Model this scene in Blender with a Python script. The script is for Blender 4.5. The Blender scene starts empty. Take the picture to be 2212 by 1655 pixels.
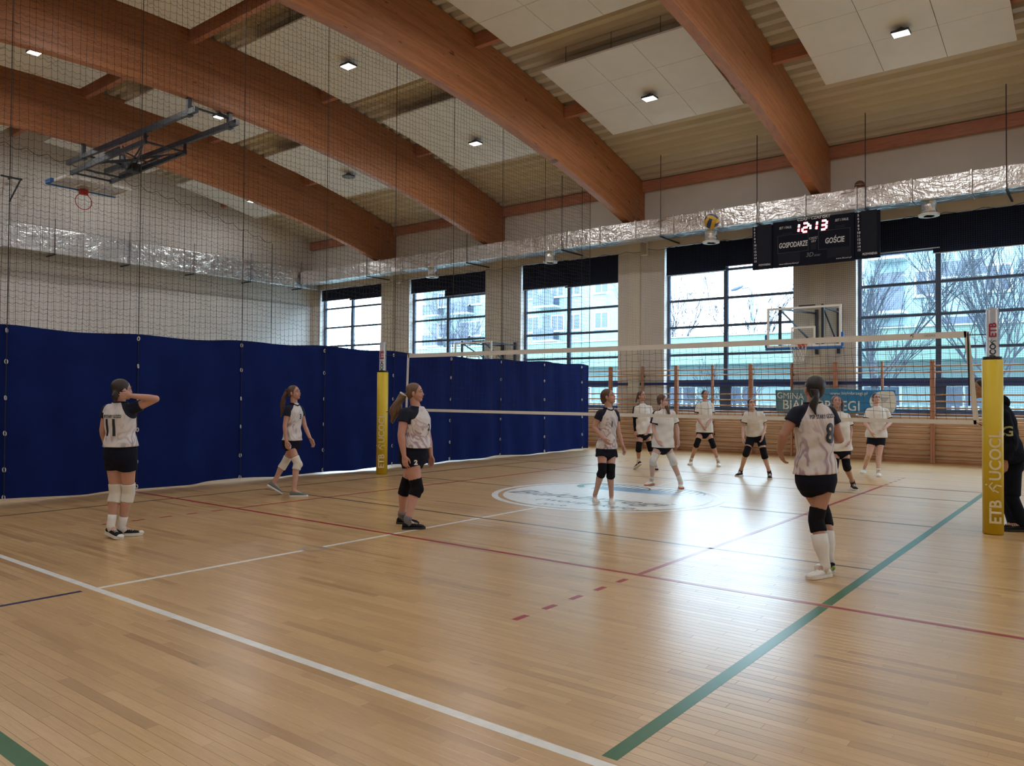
import bpy, bmesh, math, random
import numpy as np
from mathutils import Vector, Matrix
from mathutils.bvhtree import BVHTree

random.seed(7)
SC = bpy.context.scene
COL = SC.collection
PI = math.pi

# ------------------------------------------------------------------ camera
F_PX, YAW, PITCH, ROLL, CAMH = 1668.2, 0.662438, 0.0183658, 0.0071342, 1.53
CAM = Vector((0.0, 0.0, CAMH))
FW = Vector((-math.sin(YAW) * math.cos(PITCH), math.cos(YAW) * math.cos(PITCH), math.sin(PITCH)))
_r = Vector((math.cos(YAW), math.sin(YAW), 0.0))
_u = _r.cross(FW)
RT = _r * math.cos(ROLL) + _u * math.sin(ROLL)
UP = _u * math.cos(ROLL) - _r * math.sin(ROLL)
cam_data = bpy.data.cameras.new('camera')
cam_data.sensor_fit = 'HORIZONTAL'
cam_data.sensor_width = 36.0
cam_data.lens = F_PX / 2212.0 * 36.0
cam_data.clip_start = 0.05
cam_data.clip_end = 500
cam = bpy.data.objects.new('camera', cam_data)
COL.objects.link(cam)
cam.matrix_world = Matrix(((RT.x, UP.x, -FW.x, CAM.x), (RT.y, UP.y, -FW.y, CAM.y), (RT.z, UP.z, -FW.z, CAM.z), (0, 0, 0, 1)))
SC.camera = cam

# ------------------------------------------------------------------ world: bright overcast sky
SKY_STRENGTH = 15.0
world = bpy.data.worlds.new('overcast_sky')
SC.world = world
world.use_nodes = True
_bg = world.node_tree.nodes['Background']
_bg.inputs['Color'].default_value = (0.64, 0.82, 1.0, 1)
_bg.inputs['Strength'].default_value = SKY_STRENGTH

# ------------------------------------------------------------------ picture settings
SC.view_settings.view_transform = 'Standard'
SC.view_settings.look = 'None'
SC.view_settings.exposure = 0.0
SC.view_settings.gamma = 1.0
SC.view_settings.use_curve_mapping = False
LAMP_POWER = 52.0
try:
    SC.cycles.max_bounces = 7
    SC.cycles.diffuse_bounces = 4
    SC.cycles.glossy_bounces = 3
    SC.cycles.transparent_max_bounces = 24
    SC.cycles.sample_clamp_indirect = 6.0
    SC.cycles.caustics_reflective = False
    SC.cycles.caustics_refractive = False
    SC.cycles.use_denoising = True
except Exception:
    pass

# pixel of the photograph -> ray, ground point, point at a depth
def ray(q):
    return FW + RT * ((q[0] - 1106.0) / F_PX) + UP * ((827.5 - q[1]) / F_PX)
def on_ground(q):
    d = ray(q); return CAM + d * (-CAMH / d.z)
def at_depth(q, dep):
    return CAM + ray(q) * dep
def depth_of(P):
    return (Vector(P) - CAM).dot(FW)

# ------------------------------------------------------------------ mesh helper
class MB:
    def __init__(self):
        self.v = []; self.f = []; self.m = []
    def add(self, vs, fs, mi=0):
        o = len(self.v)
        self.v.extend([tuple(p) for p in vs])
        self.f.extend([tuple(o + i for i in f) for f in fs])
        self.m.extend([mi] * len(fs))
        return self
    def box(self, lo, hi, mi=0):
        x0, y0, z0 = lo; x1, y1, z1 = hi
        return self.add([(x0,y0,z0),(x1,y0,z0),(x1,y1,z0),(x0,y1,z0),(x0,y0,z1),(x1,y0,z1),(x1,y1,z1),(x0,y1,z1)],
                        [(0,3,2,1),(4,5,6,7),(0,1,5,4),(1,2,6,5),(2,3,7,6),(3,0,4,7)], mi)
    def bar(self, a, b, w, h, up=(0, 0, 1), mi=0):
        a = Vector(a); b = Vector(b); d = (b - a).normalized(); up = Vector(up)
        s = d.cross(up)
        if s.length < 1e-4: s = d.cross(Vector((1, 0, 0)))
        s.normalize(); t = s.cross(d).normalized()
        s = s * (w / 2); t = t * (h / 2)
        vs = [a - s - t, a + s - t, a + s + t, a - s + t, b - s - t, b + s - t, b + s + t, b - s + t]
        return self.add(vs, [(0,1,2,3),(7,6,5,4),(0,4,5,1),(1,5,6,2),(2,6,7,3),(3,7,4,0)], mi)
    def tube(self, pts, r, n=8, cap=True, mi=0, closed=False):
        pts = [Vector(p) for p in pts]; k = len(pts)
        rs = r if isinstance(r, (list, tuple)) else [r] * k
        rings = []
        prev = None
        for i, p in enumerate(pts):
            if closed:
                d = pts[(i + 1) % k] - pts[i - 1]
            else:
                d = pts[min(i + 1, k - 1)] - pts[max(i - 1, 0)]
            d.normalize()
            if prev is None:
                s = d.cross(Vector((0, 0, 1)))
                if s.length < 0.05: s = d.cross(Vector((1, 0, 0)))
            else:
                s = prev - d * prev.dot(d)
            s.normalize(); prev = s
            t = d.cross(s)
            rings.append([p + (s * math.cos(2 * PI * j / n) + t * math.sin(2 * PI * j / n)) * rs[i] for j in range(n)])
        if closed: rings.append(rings[0])
        return self.loft(rings, cap and not closed, mi)
    def loft(self, rings, cap=True, mi=0):
        n = len(rings[0]); vs = []; fs = []
        for rg in rings: vs.extend(rg)
        for i in range(len(rings) - 1):
            for j in range(n):
                a = i * n + j; b = i * n + (j + 1) % n
                fs.append((a, b, b + n, a + n))
        if cap:
            fs.append(tuple(reversed(range(n))))
            fs.append(tuple((len(rings) - 1) * n + j for j in range(n)))
        return self.add(vs, fs, mi)
    def ell(self, c, ax, nu=12, nv=8, mi=0):
        c = Vector(c); a, b, d = [Vector(x) for x in ax]
        vs = [c + d]; fs = []
        for i in range(1, nv):
            th = PI * i / nv
            for j in range(nu):
                ph = 2 * PI * j / nu
                vs.append(c + a * (math.sin(th) * math.cos(ph)) + b * (math.sin(th) * math.sin(ph)) + d * math.cos(th))
        vs.append(c - d)
        for j in range(nu): fs.append((0, 1 + j, 1 + (j + 1) % nu))
        for i in range(nv - 2):
            for j in range(nu):
                p = 1 + i * nu + j; q = 1 + i * nu + (j + 1) % nu
                fs.append((p, p + nu, q + nu, q))
        L = len(vs) - 1; base = 1 + (nv - 2) * nu
        for j in range(nu): fs.append((L, base + (j + 1) % nu, base + j))
        if a.cross(b).dot(d) < 0: fs = [tuple(reversed(f)) for f in fs]
        return self.add(vs, fs, mi)
    def sph(self, c, r, nu=12, nv=8, mi=0):
        return self.ell(c, ((r,0,0),(0,r,0),(0,0,r)), nu, nv, mi)
    def cone(self, a, b, ra, rb, n=12, mi=0):          # round-ended tapered limb
        a = Vector(a); b = Vector(b); d = (b - a)
        if d.length < 1e-6: return self.sph(a, ra, mi=mi)
        d.normalize()
        pts = []; rs = []
        for k in (-0.95, -0.7, -0.35): pts.append(a + d * ra * k); rs.append(ra * math.sqrt(1 - k * k))
        pts += [a, b]; rs += [ra, rb]
        for k in (0.35, 0.7, 0.95): pts.append(b + d * rb * k); rs.append(rb * math.sqrt(1 - k * k))
        return self.tube(pts, rs, n, True, mi)
    def prism(self, poly, axis, lo, hi, mi=0):         # poly: 2D outline, counter-clockwise; axis 0/1/2
        def p3(p, h):
            return {0: (h, p[0], p[1]), 1: (p[0], h, p[1]), 2: (p[0], p[1], h)}[axis]
        n = len(poly)
        vs = [p3(p, lo) for p in poly] + [p3(p, hi) for p in poly]
        fs = [tuple(reversed(range(n))), tuple(range(n, 2 * n))]
        for i in range(n): fs.append((i, (i + 1) % n, n + (i + 1) % n, n + i))
        if axis == 1: fs = [tuple(reversed(f)) for f in fs]
        return self.add(vs, fs, mi)
    def mesh(self, name):
        me = bpy.data.meshes.new(name)
        me.from_pydata(self.v, [], self.f)
        if any(self.m): me.polygons.foreach_set('material_index', self.m)
        me.update()
        return me
    def build(self, name, mat=None, parent=None, smooth=False, bevel=0.0, loc=None, seg=1):
        me = self.mesh(name)
        return put(name, me, mat, parent, smooth, bevel, loc, seg)

def put(name, me, mat=None, parent=None, smooth=False, bevel=0.0, loc=None, seg=1):
    for m in (mat if isinstance(mat, (list, tuple)) else [mat]):
        if m is not None: me.materials.append(m)
    if bevel:
        bm = bmesh.new(); bm.from_mesh(me)
        bmesh.ops.bevel(bm, geom=[e for e in bm.edges if len(e.link_faces) == 2 and e.calc_face_angle(0) > 0.5],
                        offset=bevel, segments=seg, profile=0.5, affect='EDGES', clamp_overlap=True)
        bm.to_mesh(me); bm.free()
    if smooth: me.polygons.foreach_set('use_smooth', [True] * len(me.polygons))
    o = bpy.data.objects.new(name, me)
    COL.objects.link(o)
    if parent is not None: o.parent = parent
    if loc is not None: o.location = loc
    return o

def tag(o, label, cat, group=None):
    o['label'] = label; o['category'] = cat
    if group: o['group'] = group
    return o
def struct(o, label=None):
    o['kind'] = 'structure'
    if label: o['label'] = label
    return o
def stuff(o):
    o['kind'] = 'stuff'; return o
def empty(name, loc=(0, 0, 0), rz=0.0):
    o = bpy.data.objects.new(name, None); COL.objects.link(o)
    o.location = loc; o.rotation_euler = (0, 0, rz); o.empty_display_size = 0.1
    return o
def thing(name, label, cat, loc=(0, 0, 0), rz=0.0, group=None):
    return tag(empty(name, loc, rz), label, cat, group)
def clone(o, parent=None, loc=None):
    c = o.copy(); COL.objects.link(c); c.parent = parent
    if loc is not None: c.location = loc
    return c
def copy_tree(o, parent=None):
    c = clone(o, parent)
    for ch in list(o.children): copy_tree(ch, c)
    return c

# ------------------------------------------------------------------ materials
class NT:
    def __init__(self, name):
        self.m = bpy.data.materials.new(name); self.m.use_nodes = True
        self.t = self.m.node_tree; self.n = self.t.nodes; self.l = self.t.links
        self.b = self.n['Principled BSDF']
    def node(self, typ, **kw):
        nd = self.n.new(typ)
        for k, v in kw.items(): setattr(nd, k, v)
        return nd
    def link(self, a, b): self.l.new(a, b)
    def math(self, op, a, b=None, c=None):
        nd = self.node('ShaderNodeMath', operation=op)
        for i, x in enumerate((a, b, c)):
            if x is None: continue
            if isinstance(x, (int, float)): nd.inputs[i].default_value = x
            else: self.link(x, nd.inputs[i])
        return nd.outputs[0]
    def pos(self):
        return self.node('ShaderNodeNewGeometry').outputs['Position']
    def obj(self):
        return self.node('ShaderNodeTexCoord').outputs['Object']
    def sep(self, v):
        s = self.node('ShaderNodeSeparateXYZ'); self.link(v, s.inputs[0]); return s.outputs
    def comb(self, x, y, z):
        s = self.node('ShaderNodeCombineXYZ')
        for i, a in enumerate((x, y, z)):
            if isinstance(a, (int, float)): s.inputs[i].default_value = a
            else: self.link(a, s.inputs[i])
        return s.outputs[0]
    def mapped(self, v, scale=(1, 1, 1), rot=(0, 0, 0)):
        mp = self.node('ShaderNodeMapping')
        mp.inputs['Scale'].default_value = scale; mp.inputs['Rotation'].default_value = rot
        self.link(v, mp.inputs[0]); return mp.outputs[0]
    def noise(self, v, scale=5, detail=3, rough=0.5, dist=0.0):
        nz = self.node('ShaderNodeTexNoise')
        nz.inputs['Scale'].default_value = scale; nz.inputs['Detail'].default_value = detail
        nz.inputs['Roughness'].default_value = rough; nz.inputs['Distortion'].default_value = dist
        if v is not None: self.link(v, nz.inputs['Vector'])
        return nz.outputs
    def ramp(self, fac, stops):
        r = self.node('ShaderNodeValToRGB')
        els = r.color_ramp.elements
        while len(els) < len(stops): els.new(0.5)
        for e, (p, c) in zip(els, stops):
            e.position = p; e.color = (*c, 1) if len(c) == 3 else c
        self.link(fac, r.inputs[0]); return r.outputs[0]
    def mix(self, fac, a, b, mode='MIX'):
        mx = self.node('ShaderNodeMix', data_type='RGBA', blend_type=mode)
        for s, x in ((mx.inputs[0], fac), (mx.inputs[6], a), (mx.inputs[7], b)):
            if isinstance(x, (int, float)): s.default_value = x
            elif isinstance(x, tuple): s.default_value = (*x, 1)
            else: self.link(x, s)
        return mx.outputs[2]
    def bump(self, h, strength=0.3, dist=0.01):
        bp = self.node('ShaderNodeBump')
        bp.inputs['Strength'].default_value = strength; bp.inputs['Distance'].default_value = dist
        self.link(h, bp.inputs['Height']); self.link(bp.outputs[0], self.b.inputs['Normal'])
    def set(self, color=None, rough=None, metal=None, spec=None, coat=None, coat_rough=None, sheen=None):
        b = self.b.inputs
        if color is not None:
            if isinstance(color, tuple): b['Base Color'].default_value = (*color, 1)
            else: self.link(color, b['Base Color'])
        if rough is not None:
            if isinstance(rough, (int, float)): b['Roughness'].default_value = rough
            else: self.link(rough, b['Roughness'])
        if metal is not None: b['Metallic'].default_value = metal
        if spec is not None: b['Specular IOR Level'].default_value = spec
        if coat is not None: b['Coat Weight'].default_value = coat
        if coat_rough is not None: b['Coat Roughness'].default_value = coat_rough
        if sheen is not None: b['Sheen Weight'].default_value = sheen
        return self.m

MATS = {}
def simple(name, color, rough=0.5, metal=0.0, var=0.08, vscale=6.0, bump=0.0, bscale=60.0, bdist=0.004, spec=None, sheen=None):
    if name in MATS: return MATS[name]
    t = NT(name)
    nz = t.noise(t.obj(), vscale, 4, 0.6)
    dark = tuple(c * (1 - var) for c in color); lite = tuple(min(1, c * (1 + var)) for c in color)
    t.set(t.ramp(nz[0], [(0.3, dark), (0.7, lite)]), rough, metal, spec, sheen=sheen)
    if bump:
        b = t.noise(t.obj(), bscale, 3, 0.6)
        t.bump(b[0], bump, bdist)
    MATS[name] = t.m
    return t.m
def emit(name, color, strength):
    t = NT(name)
    t.b.inputs['Base Color'].default_value = (*color, 1)
    t.b.inputs['Emission Color'].default_value = (*color, 1)
    t.b.inputs['Emission Strength'].default_value = strength
    MATS[name] = t.m
    return t.m

# ------------------------------------------------------------------ text as mesh
def text_mesh(s, size=1.0, align='CENTER', shear=0.0, ext=0.0, bold=0.0, sx=1.0):
    cu = bpy.data.curves.new('text', 'FONT')
    cu.body = s; cu.size = size; cu.align_x = align; cu.align_y = 'CENTER'
    cu.shear = shear; cu.extrude = ext; cu.offset = bold; cu.resolution_u = 3
    o = bpy.data.objects.new('text', cu); COL.objects.link(o)
    dg = bpy.context.evaluated_depsgraph_get(); dg.update()
    me = bpy.data.meshes.new_from_object(o.evaluated_get(dg))
    bpy.data.objects.remove(o); bpy.data.curves.remove(cu)
    if sx != 1.0:
        for v in me.vertices: v.co.x *= sx
    return me
def put_text(name, s, size, mat, origin, xd, yd, parent=None, **kw):
    me = text_mesh(s, size, **kw)
    xd = Vector(xd).normalized(); yd = Vector(yd).normalized(); zd = xd.cross(yd); o = Vector(origin)
    for v in me.vertices:
        c = v.co.copy(); v.co = o + xd * c.x + yd * c.y + zd * c.z
    me.materials.clear()
    return put(name, me, mat, parent)
# ================================================================== the hall
X0, X1, Y0, Y1 = -27.65, 15.0, -4.6, 21.2          # end wall, other end, near side, window wall
def z_top(y): return 10.03 - (y - 8.3) ** 2 / 88.0   # underside of the roof deck
def z_bot(y): return 8.47 - (y - 8.3) ** 2 / 84.6    # soffit of the glulam beams
BEAMS_X = [-22.5, -17.0, -11.5, -6.0, -0.5, 5.0, 10.5]
BAYS_X = [-25.05, -19.65, -14.2, -8.72, -3.25, 2.25, 7.75, 12.75]

ORD = ['first', 'second', 'third', 'fourth', 'fifth', 'sixth', 'seventh', 'eighth', 'ninth', 'tenth']
# ---- materials of the shell
PW, PL = 0.066, 0.95                                   # strip width and length
def floor_mat():
    t = NT('lacquered_maple_strips')
    x, y, z = t.sep(t.pos())[:3]
    row = t.math('FLOOR', t.math('DIVIDE', y, PW))
    off = t.math('MULTIPLY', t.math('FRACT', t.math('MULTIPLY', row, 0.618034)), PL)
    u = t.math('DIVIDE', t.math('ADD', x, off), PL)
    idx = t.math('FLOOR', u)
    wn = t.node('ShaderNodeTexWhiteNoise', noise_dimensions='2D')
    t.link(t.comb(idx, row, 0), wn.inputs['Vector'])
    tone = t.ramp(wn.outputs['Value'], [(0.0, (0.42, 0.245, 0.09)), (0.1, (0.51, 0.32, 0.125)), (0.5, (0.565, 0.36, 0.145)), (0.88, (0.60, 0.39, 0.165)), (1.0, (0.63, 0.42, 0.19))])
    g = t.noise(t.mapped(t.comb(x, y, t.math('MULTIPLY', wn.outputs['Value'], 7.0)), (1.6, 26, 1)), 3.0, 5, 0.6, 0.6)
    grain = t.ramp(g[0], [(0.25, (0.80, 0.76, 0.72)), (0.6, (1, 1, 1)), (0.85, (1.04, 1.03, 1.0))])
    big = t.noise(t.comb(x, y, 0), 0.5, 2)
    wash = t.ramp(big[0], [(0.3, (0.93, 0.92, 0.90)), (0.7, (1.04, 1.04, 1.04))])
    kn = t.noise(t.mapped(t.comb(x, y, 0), (4.0, 14, 1)), 1.0, 1, 0.4)
    knot = t.ramp(kn[0], [(0.17, (0.45, 0.33, 0.25)), (0.23, (1, 1, 1))])
    c = t.mix(1.0, tone, grain, 'MULTIPLY'); c = t.mix(1.0, c, wash, 'MULTIPLY'); c = t.mix(0.8, c, knot, 'MULTIPLY')
    # thin dark joints
    fy = t.math('FRACT', t.math('DIVIDE', y, PW)); fx = t.math('FRACT', u)
    jy = t.math('LESS_THAN', fy, 0.03); jx = t.math('LESS_THAN', fx, 0.003)
    j = t.math('MAXIMUM', jy, jx)
    c = t.mix(t.math('MULTIPLY', j, 0.35), c, (0.16, 0.09, 0.04))
    rg = t.ramp(t.noise(t.comb(x, y, 0), 2.2, 4, 0.65)[0], [(0.3, (0.279,) * 3), (0.7, (0.292,) * 3)])
    t.set(c, rg, 0.0, 0.95); t.b.inputs['IOR'].default_value = 1.85
    hb = t.noise(t.mapped(t.comb(x, y, 0), (0.8, 9.0, 1)), 1.6, 1, 0.5)
    t.bump(hb[0], 0.06, 0.008)
    return t.m
M_FLOOR = floor_mat()

def wood_mat(name, c0, c1, c2, axis='X', scale=1.0, rough=0.5, lam=None):
    t = NT(name)
    x, y, z = t.sep(t.pos())[:3]
    if lam:      # glulam: the layers follow the arch
        zz = t.math('ADD', z, t.math('DIVIDE', t.math('POWER', t.math('SUBTRACT', y, 8.3), 2.0), 86.0))
        lay = t.math('DIVIDE', zz, lam)
        li = t.math('FLOOR', lay)
        wn = t.node('ShaderNodeTexWhiteNoise', noise_dimensions='2D')
        seg = t.math('FLOOR', t.math('DIVIDE', t.math('ADD', y, t.math('MULTIPLY', t.math('FRACT', t.math('MULTIPLY', li, 0.618)), 3.0)), 3.0))
        t.link(t.comb(li, seg, 0), wn.inputs['Vector'])
        tone = t.ramp(wn.outputs['Value'], [(0.0, c0), (0.5, c1), (1.0, c2)])
        g = t.noise(t.mapped(t.comb(t.math('MULTIPLY', x, 3.0), y, t.math('MULTIPLY', zz, 14.0)), (1, 1.0, 1)), 2.5, 5, 0.6, 0.4)
        kn = t.noise(t.comb(x, t.math('MULTIPLY', y, 3.2), t.math('MULTIPLY', zz, 15.0)), 1.0, 1, 0.3)
        jn = t.math('LESS_THAN', t.math('FRACT', lay), 0.05)
    else:
        tone = t.ramp(t.noise(t.pos(), 1.3, 2)[0], [(0.3, c0), (0.5, c1), (0.7, c2)])
        sc = {'X': (1, 14, 14), 'Y': (14, 1, 14), 'Z': (14, 14, 1)}[axis]
        g = t.noise(t.mapped(t.pos(), tuple(s * scale for s in sc)), 2.5, 5, 0.6, 0.4)
        kn = None
    grain = t.ramp(g[0], [(0.25, (0.72, 0.68, 0.64)), (0.6, (1, 1, 1)), (0.85, (1.08, 1.05, 1.0))])
    c = t.mix(1.0, tone, grain, 'MULTIPLY')
    if lam:
        c = t.mix(t.ramp(kn[0], [(0.20, (1, 1, 1)), (0.26, (0, 0, 0))]), c, tuple(v * 0.3 for v in c0))
        c = t.mix(t.math('MULTIPLY', jn, 0.25), c, tuple(v * 0.4 for v in c0))
    t.set(c, rough, 0.0, 0.35)
    t.bump(g[0], 0.12, 0.004)
    return t.m
M_GLULAM = wood_mat('glulam_spruce', (0.38, 0.155, 0.068), (0.44, 0.185, 0.082), (0.49, 0.21, 0.098), lam=0.042, rough=0.45)
M_PURLIN = wood_mat('purlin_timber', (0.46, 0.20, 0.13), (0.52, 0.23, 0.15), (0.57, 0.26, 0.17), 'X', rough=0.5)
M_BAR = wood_mat('beech_bars', (0.44, 0.22, 0.11), (0.52, 0.28, 0.145), (0.58, 0.33, 0.18), 'X', rough=0.4)
M_UPR = wood_mat('beech_uprights', (0.36, 0.17, 0.105), (0.42, 0.205, 0.13), (0.47, 0.24, 0.155), 'Z', rough=0.4)

def plaster(name, c, rough=0.85):
    t = NT(name)
    a = t.noise(t.pos(), 0.7, 4, 0.6); b = t.noise(t.pos(), 40, 3, 0.6)
    t.set(t.ramp(a[0], [(0.3, tuple(v * 0.93 for v in c)), (0.7, tuple(min(1, v * 1.05) for v in c))]), rough, 0, 0.3)
    t.bump(b[0], 0.15, 0.004)
    MATS[name] = t.m
    return t.m
M_WALL = plaster('cream_plaster', (0.72, 0.685, 0.65))
M_WALL_LOW = plaster('below_shadow_plaster', (0.66, 0.64, 0.63))  # end-wall tone below the duct's shadow edge, put into the colour
M_PIL = plaster('pilaster_plaster', (0.76, 0.72, 0.64))
M_DECK = simple('cream_roof_deck', (0.66, 0.62, 0.54), 0.45, 0.0, 0.04, 1.0)
M_PANEL = simple('white_acoustic_tile', (0.76, 0.77, 0.78), 0.9, 0.0, 0.03, 2.0, 0.1, 90, 0.002)
M_FRAME = simple('blue_grey_window_frame', (0.055, 0.085, 0.15), 0.4, 0.0, 0.1)
M_BLIND = simple('navy_blind_cloth', (0.009, 0.017, 0.045), 0.9, 0.0, 0.1, 3.0, 0.1, 200, 0.001, 0.1)
M_STEEL = simple('dark_painted_steel', (0.018, 0.024, 0.04), 0.4, 0.0, 0.15)
M_ALU = simple('grey_aluminium', (0.52, 0.53, 0.55), 0.35, 0.7, 0.05)
M_WHITE = simple('white_paint', (0.78, 0.78, 0.76), 0.4, 0.0, 0.03)
M_BLUE = simple('blue_paint', (0.015, 0.04, 0.19), 0.4, 0.0, 0.08)
M_BLACK = simple('black_rubber', (0.012, 0.012, 0.014), 0.6, 0.0, 0.1)
M_ROPE = simple('dark_net_cord', (0.018, 0.017, 0.018), 0.8, 0.0, 0.1)
M_NETFINE = simple('brown_window_net_cord', (0.04, 0.033, 0.030), 0.8, 0.0, 0.1)

# ---- floor: slab, single strips near the camera, the rest of the strips, painted lines
mb = MB(); mb.box((X0, Y0, -0.2), (X1, Y1 + 0.4, -0.0012))
FLOOR = struct(mb.build('floor', M_FLOOR), 'glossy maple strip sports floor with court lines')
def strip_verts(x, y, L=PL, W=PW, z=0.0, c=0.0011):
    g = 0.0004
    return [(x+g,y+g,z-c),(x+L-g,y+g,z-c),(x+L-g,y+W-g,z-c),(x+g,y+W-g,z-c),
            (x+g+c,y+g+c,z),(x+L-g-c,y+g+c,z),(x+L-g-c,y+W-g-c,z),(x+g+c,y+W-g-c,z)]
SF = [(4,5,6,7),(0,1,5,4),(1,2,6,5),(2,3,7,6),(3,0,4,7)]
cand = []
for row in range(int(0.8 / PW), int(8.6 / PW)):
    y = row * PW
    off = math.fmod(row * 0.618034, 1.0) * PL
    k0 = int(math.floor((-13 + off) / PL)); k1 = int(math.floor((3.0 + off) / PL))
    for k in range(k0, k1):
        x = k * PL - off
        c = Vector((x + PL / 2, y + PW / 2, 0)) - CAM
        d = c.dot(FW)
        if d < 0.6: continue
        px = 1106 + F_PX * c.dot(RT) / d; py = 827.5 - F_PX * c.dot(UP) / d
        if -500 < px < 2700 and py < 1900 and x > X0:
            vis = (0 < px < 2212 and py < 1640)
            cand.append((0 if vis else 1, d, x, y))
cand.sort()
base = MB().add(strip_verts(0, 0), SF).mesh('strip'); base.materials.append(M_FLOOR)
for vis, d, x, y in cand[:300]:
    o = bpy.data.objects.new('plank', base); COL.objects.link(o); o.parent = FLOOR; o.location = (x, y, 0)
mb = MB()
for vis, d, x, y in cand[300:]: mb.add(strip_verts(x, y), SF)
stuff(mb.build('plank_field', M_FLOOR, FLOOR))

def paint(name, c, rough=0.285):
    t = NT(name)
    a = t.noise(t.pos(), 9, 5, 0.7)
    t.set(t.ramp(a[0], [(0.25, tuple(v * 0.8 for v in c)), (0.6, c)]), rough, 0, 0.5); t.b.inputs['IOR'].default_value = 1.55
    return t.m
P_WHITE = paint('white_line_paint', (0.78, 0.80, 0.78)); P_RED = paint('red_line_paint', (0.34, 0.012, 0.018))
P_GREEN = paint('green_line_paint', (0.012, 0.12, 0.035)); P_BLUE = paint('navy_line_paint', (0.03, 0.03, 0.09))
P_OLIVE = paint('olive_line_paint', (0.075, 0.065, 0.03))
ZL = 0.0007
def line(name, mat, xa, ya, xb, yb, z=ZL, label=None):
    mb = MB(); mb.box((min(xa, xb), min(ya, yb), z - 0.0006), (max(xa, xb), max(ya, yb), z))
    o = mb.build(name, mat, FLOOR)
    if label: o['label'] = label
    return o
def hline(mat, y, xa, xb, w=0.05, z=ZL, label=None): return line('court_line', mat, xa, y - w / 2, xb, y + w / 2, z, label)
def vline(mat, x, ya, yb, w=0.05, z=ZL, label=None): return line('court_line', mat, x - w / 2, ya, x + w / 2, yb, z, label)
hline(P_WHITE, 2.80, -20.3, 7.7, 0.06, label='white basketball side line')
hline(P_WHITE, 17.95, -20.3, 7.7, 0.05)
vline(P_WHITE, -6.33, 2.83, 8.69, 0.05); vline(P_WHITE, -6.33, 12.31, 17.93, 0.05)
vline(P_BLUE, -6.33, -4.0, 2.70, 0.05, label='navy line continuing the half-way line')
hline(P_RED, 5.97, -15.3, 2.7, 0.05, ZL + 0.0006, 'red volleyball side line'); hline(P_RED, 14.95, -15.3, 2.7, 0.05, ZL + 0.0006)
vline(P_RED, -9.38, 6.0, 14.93, 0.05); vline(P_RED, -3.26, 6.0, 14.93, 0.05)
for xx in (-9.38, -3.26):
    for k in range(5):
        y = 5.97 - 0.2 - 0.35 * k
        line('court_dash', P_RED, xx - 0.025, y - 0.15, xx + 0.025, y)
        y = 14.95 + 0.2 + 0.35 * k
        line('court_dash', P_RED, xx - 0.025, y, xx + 0.025, y + 0.15)
vline(P_GREEN, -1.70, 2.87, 5.93, 0.075, label='wide green side line'); vline(P_GREEN, -1.70, 6.01, 19.4, 0.075)
vline(P_OLIVE, -10.97, 1.4, 19.4, 0.05)
hline(P_GREEN, 1.32, -10.97, -1.7, 0.085)
hline(P_OLIVE, 7.50, -10.94, -1.74, 0.045); hline(P_OLIVE, 13.45, -10.94, -1.74, 0.045)
hline(P_OLIVE, 10.50, -10.94, -8.16, 0.045); hline(P_OLIVE, 10.50, -4.43, -1.74, 0.045)

# centre circle with the town emblem
CX, CY, CR = -6.30, 10.5, 1.80
def ring_poly(mb, cx, cy, r0, r1, z, a0=0.0, a1=2 * PI, n=72, ex=1.0, ey=1.0):
    for i in range(n):
        a = a0 + (a1 - a0) * i / n; b = a0 + (a1 - a0) * (i + 1) / n
        mb.add([(cx + math.cos(a) * r0 * ex, cy + math.sin(a) * r0 * ey, z), (cx + math.cos(a) * r1 * ex, cy + math.sin(a) * r1 * ey, z),
                (cx + math.cos(b) * r1 * ex, cy + math.sin(b) * r1 * ey, z), (cx + math.cos(b) * r0 * ex, cy + math.sin(b) * r0 * ey, z)], [(0, 1, 2, 3)])
    return mb
mb = MB(); n = 96
ringv = [(CX + 1.62 * math.cos(2 * PI * i / n), CY + 1.62 * math.sin(2 * PI * i / n), ZL) for i in range(n)]
mb.add(ringv, [tuple(range(n))])
DISC = mb.build('centre_emblem', P_WHITE, FLOOR); DISC['label'] = 'white painted centre disc with town emblem and lettering'
ring_poly(MB(), CX, CY, 1.70, 1.80, ZL).build('centre_ring', P_WHITE, FLOOR)
P_INK = paint('dark_grey_emblem_paint', (0.05, 0.055, 0.06)); P_AZ = paint('azure_emblem_paint', (0.24, 0.47, 0.74)); P_TEAL = paint('green_emblem_paint', (0.09, 0.25, 0.20))
put_text('lettering', 'Białobrzegi', 0.62, P_INK, (-6.42, 10.02, ZL + 0.001), (1, 0.03, 0), (0, 1, 0), DISC, shear=0.35, sx=0.98)
put_text('lettering', '(worz zkajq...', 0.34, P_INK, (-5.95, 9.48, ZL + 0.001), (1, 0, 0), (0, 1, 0), DISC, shear=0.35)
put_text('lettering', '2019', 0.22, P_INK, (-6.36, 9.06, ZL + 0.001), (1, 0, 0), (0, 1, 0), DISC, shear=0.3)
mb = MB()
for k in range(7):       # brush strokes of the river
    y = 11.12 + 0.07 * k; xa = -7.12 + 0.05 * abs(3 - k) + 0.03 * k; xb = -5.15 - 0.13 * abs(2 - k) - 0.05 * (k % 2)
    mb.add([(xa, y, ZL + 0.001), ((xa + xb) / 2, y - 0.01, ZL + 0.001), (xb, y + 0.03, ZL + 0.001), ((xa + xb) / 2, y + 0.085, ZL + 0.001), (xa - 0.02, y + 0.08, ZL + 0.001)], [(0, 1, 2, 3, 4)])
mb.build('emblem_river', P_AZ, DISC)
mb = MB()
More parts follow.
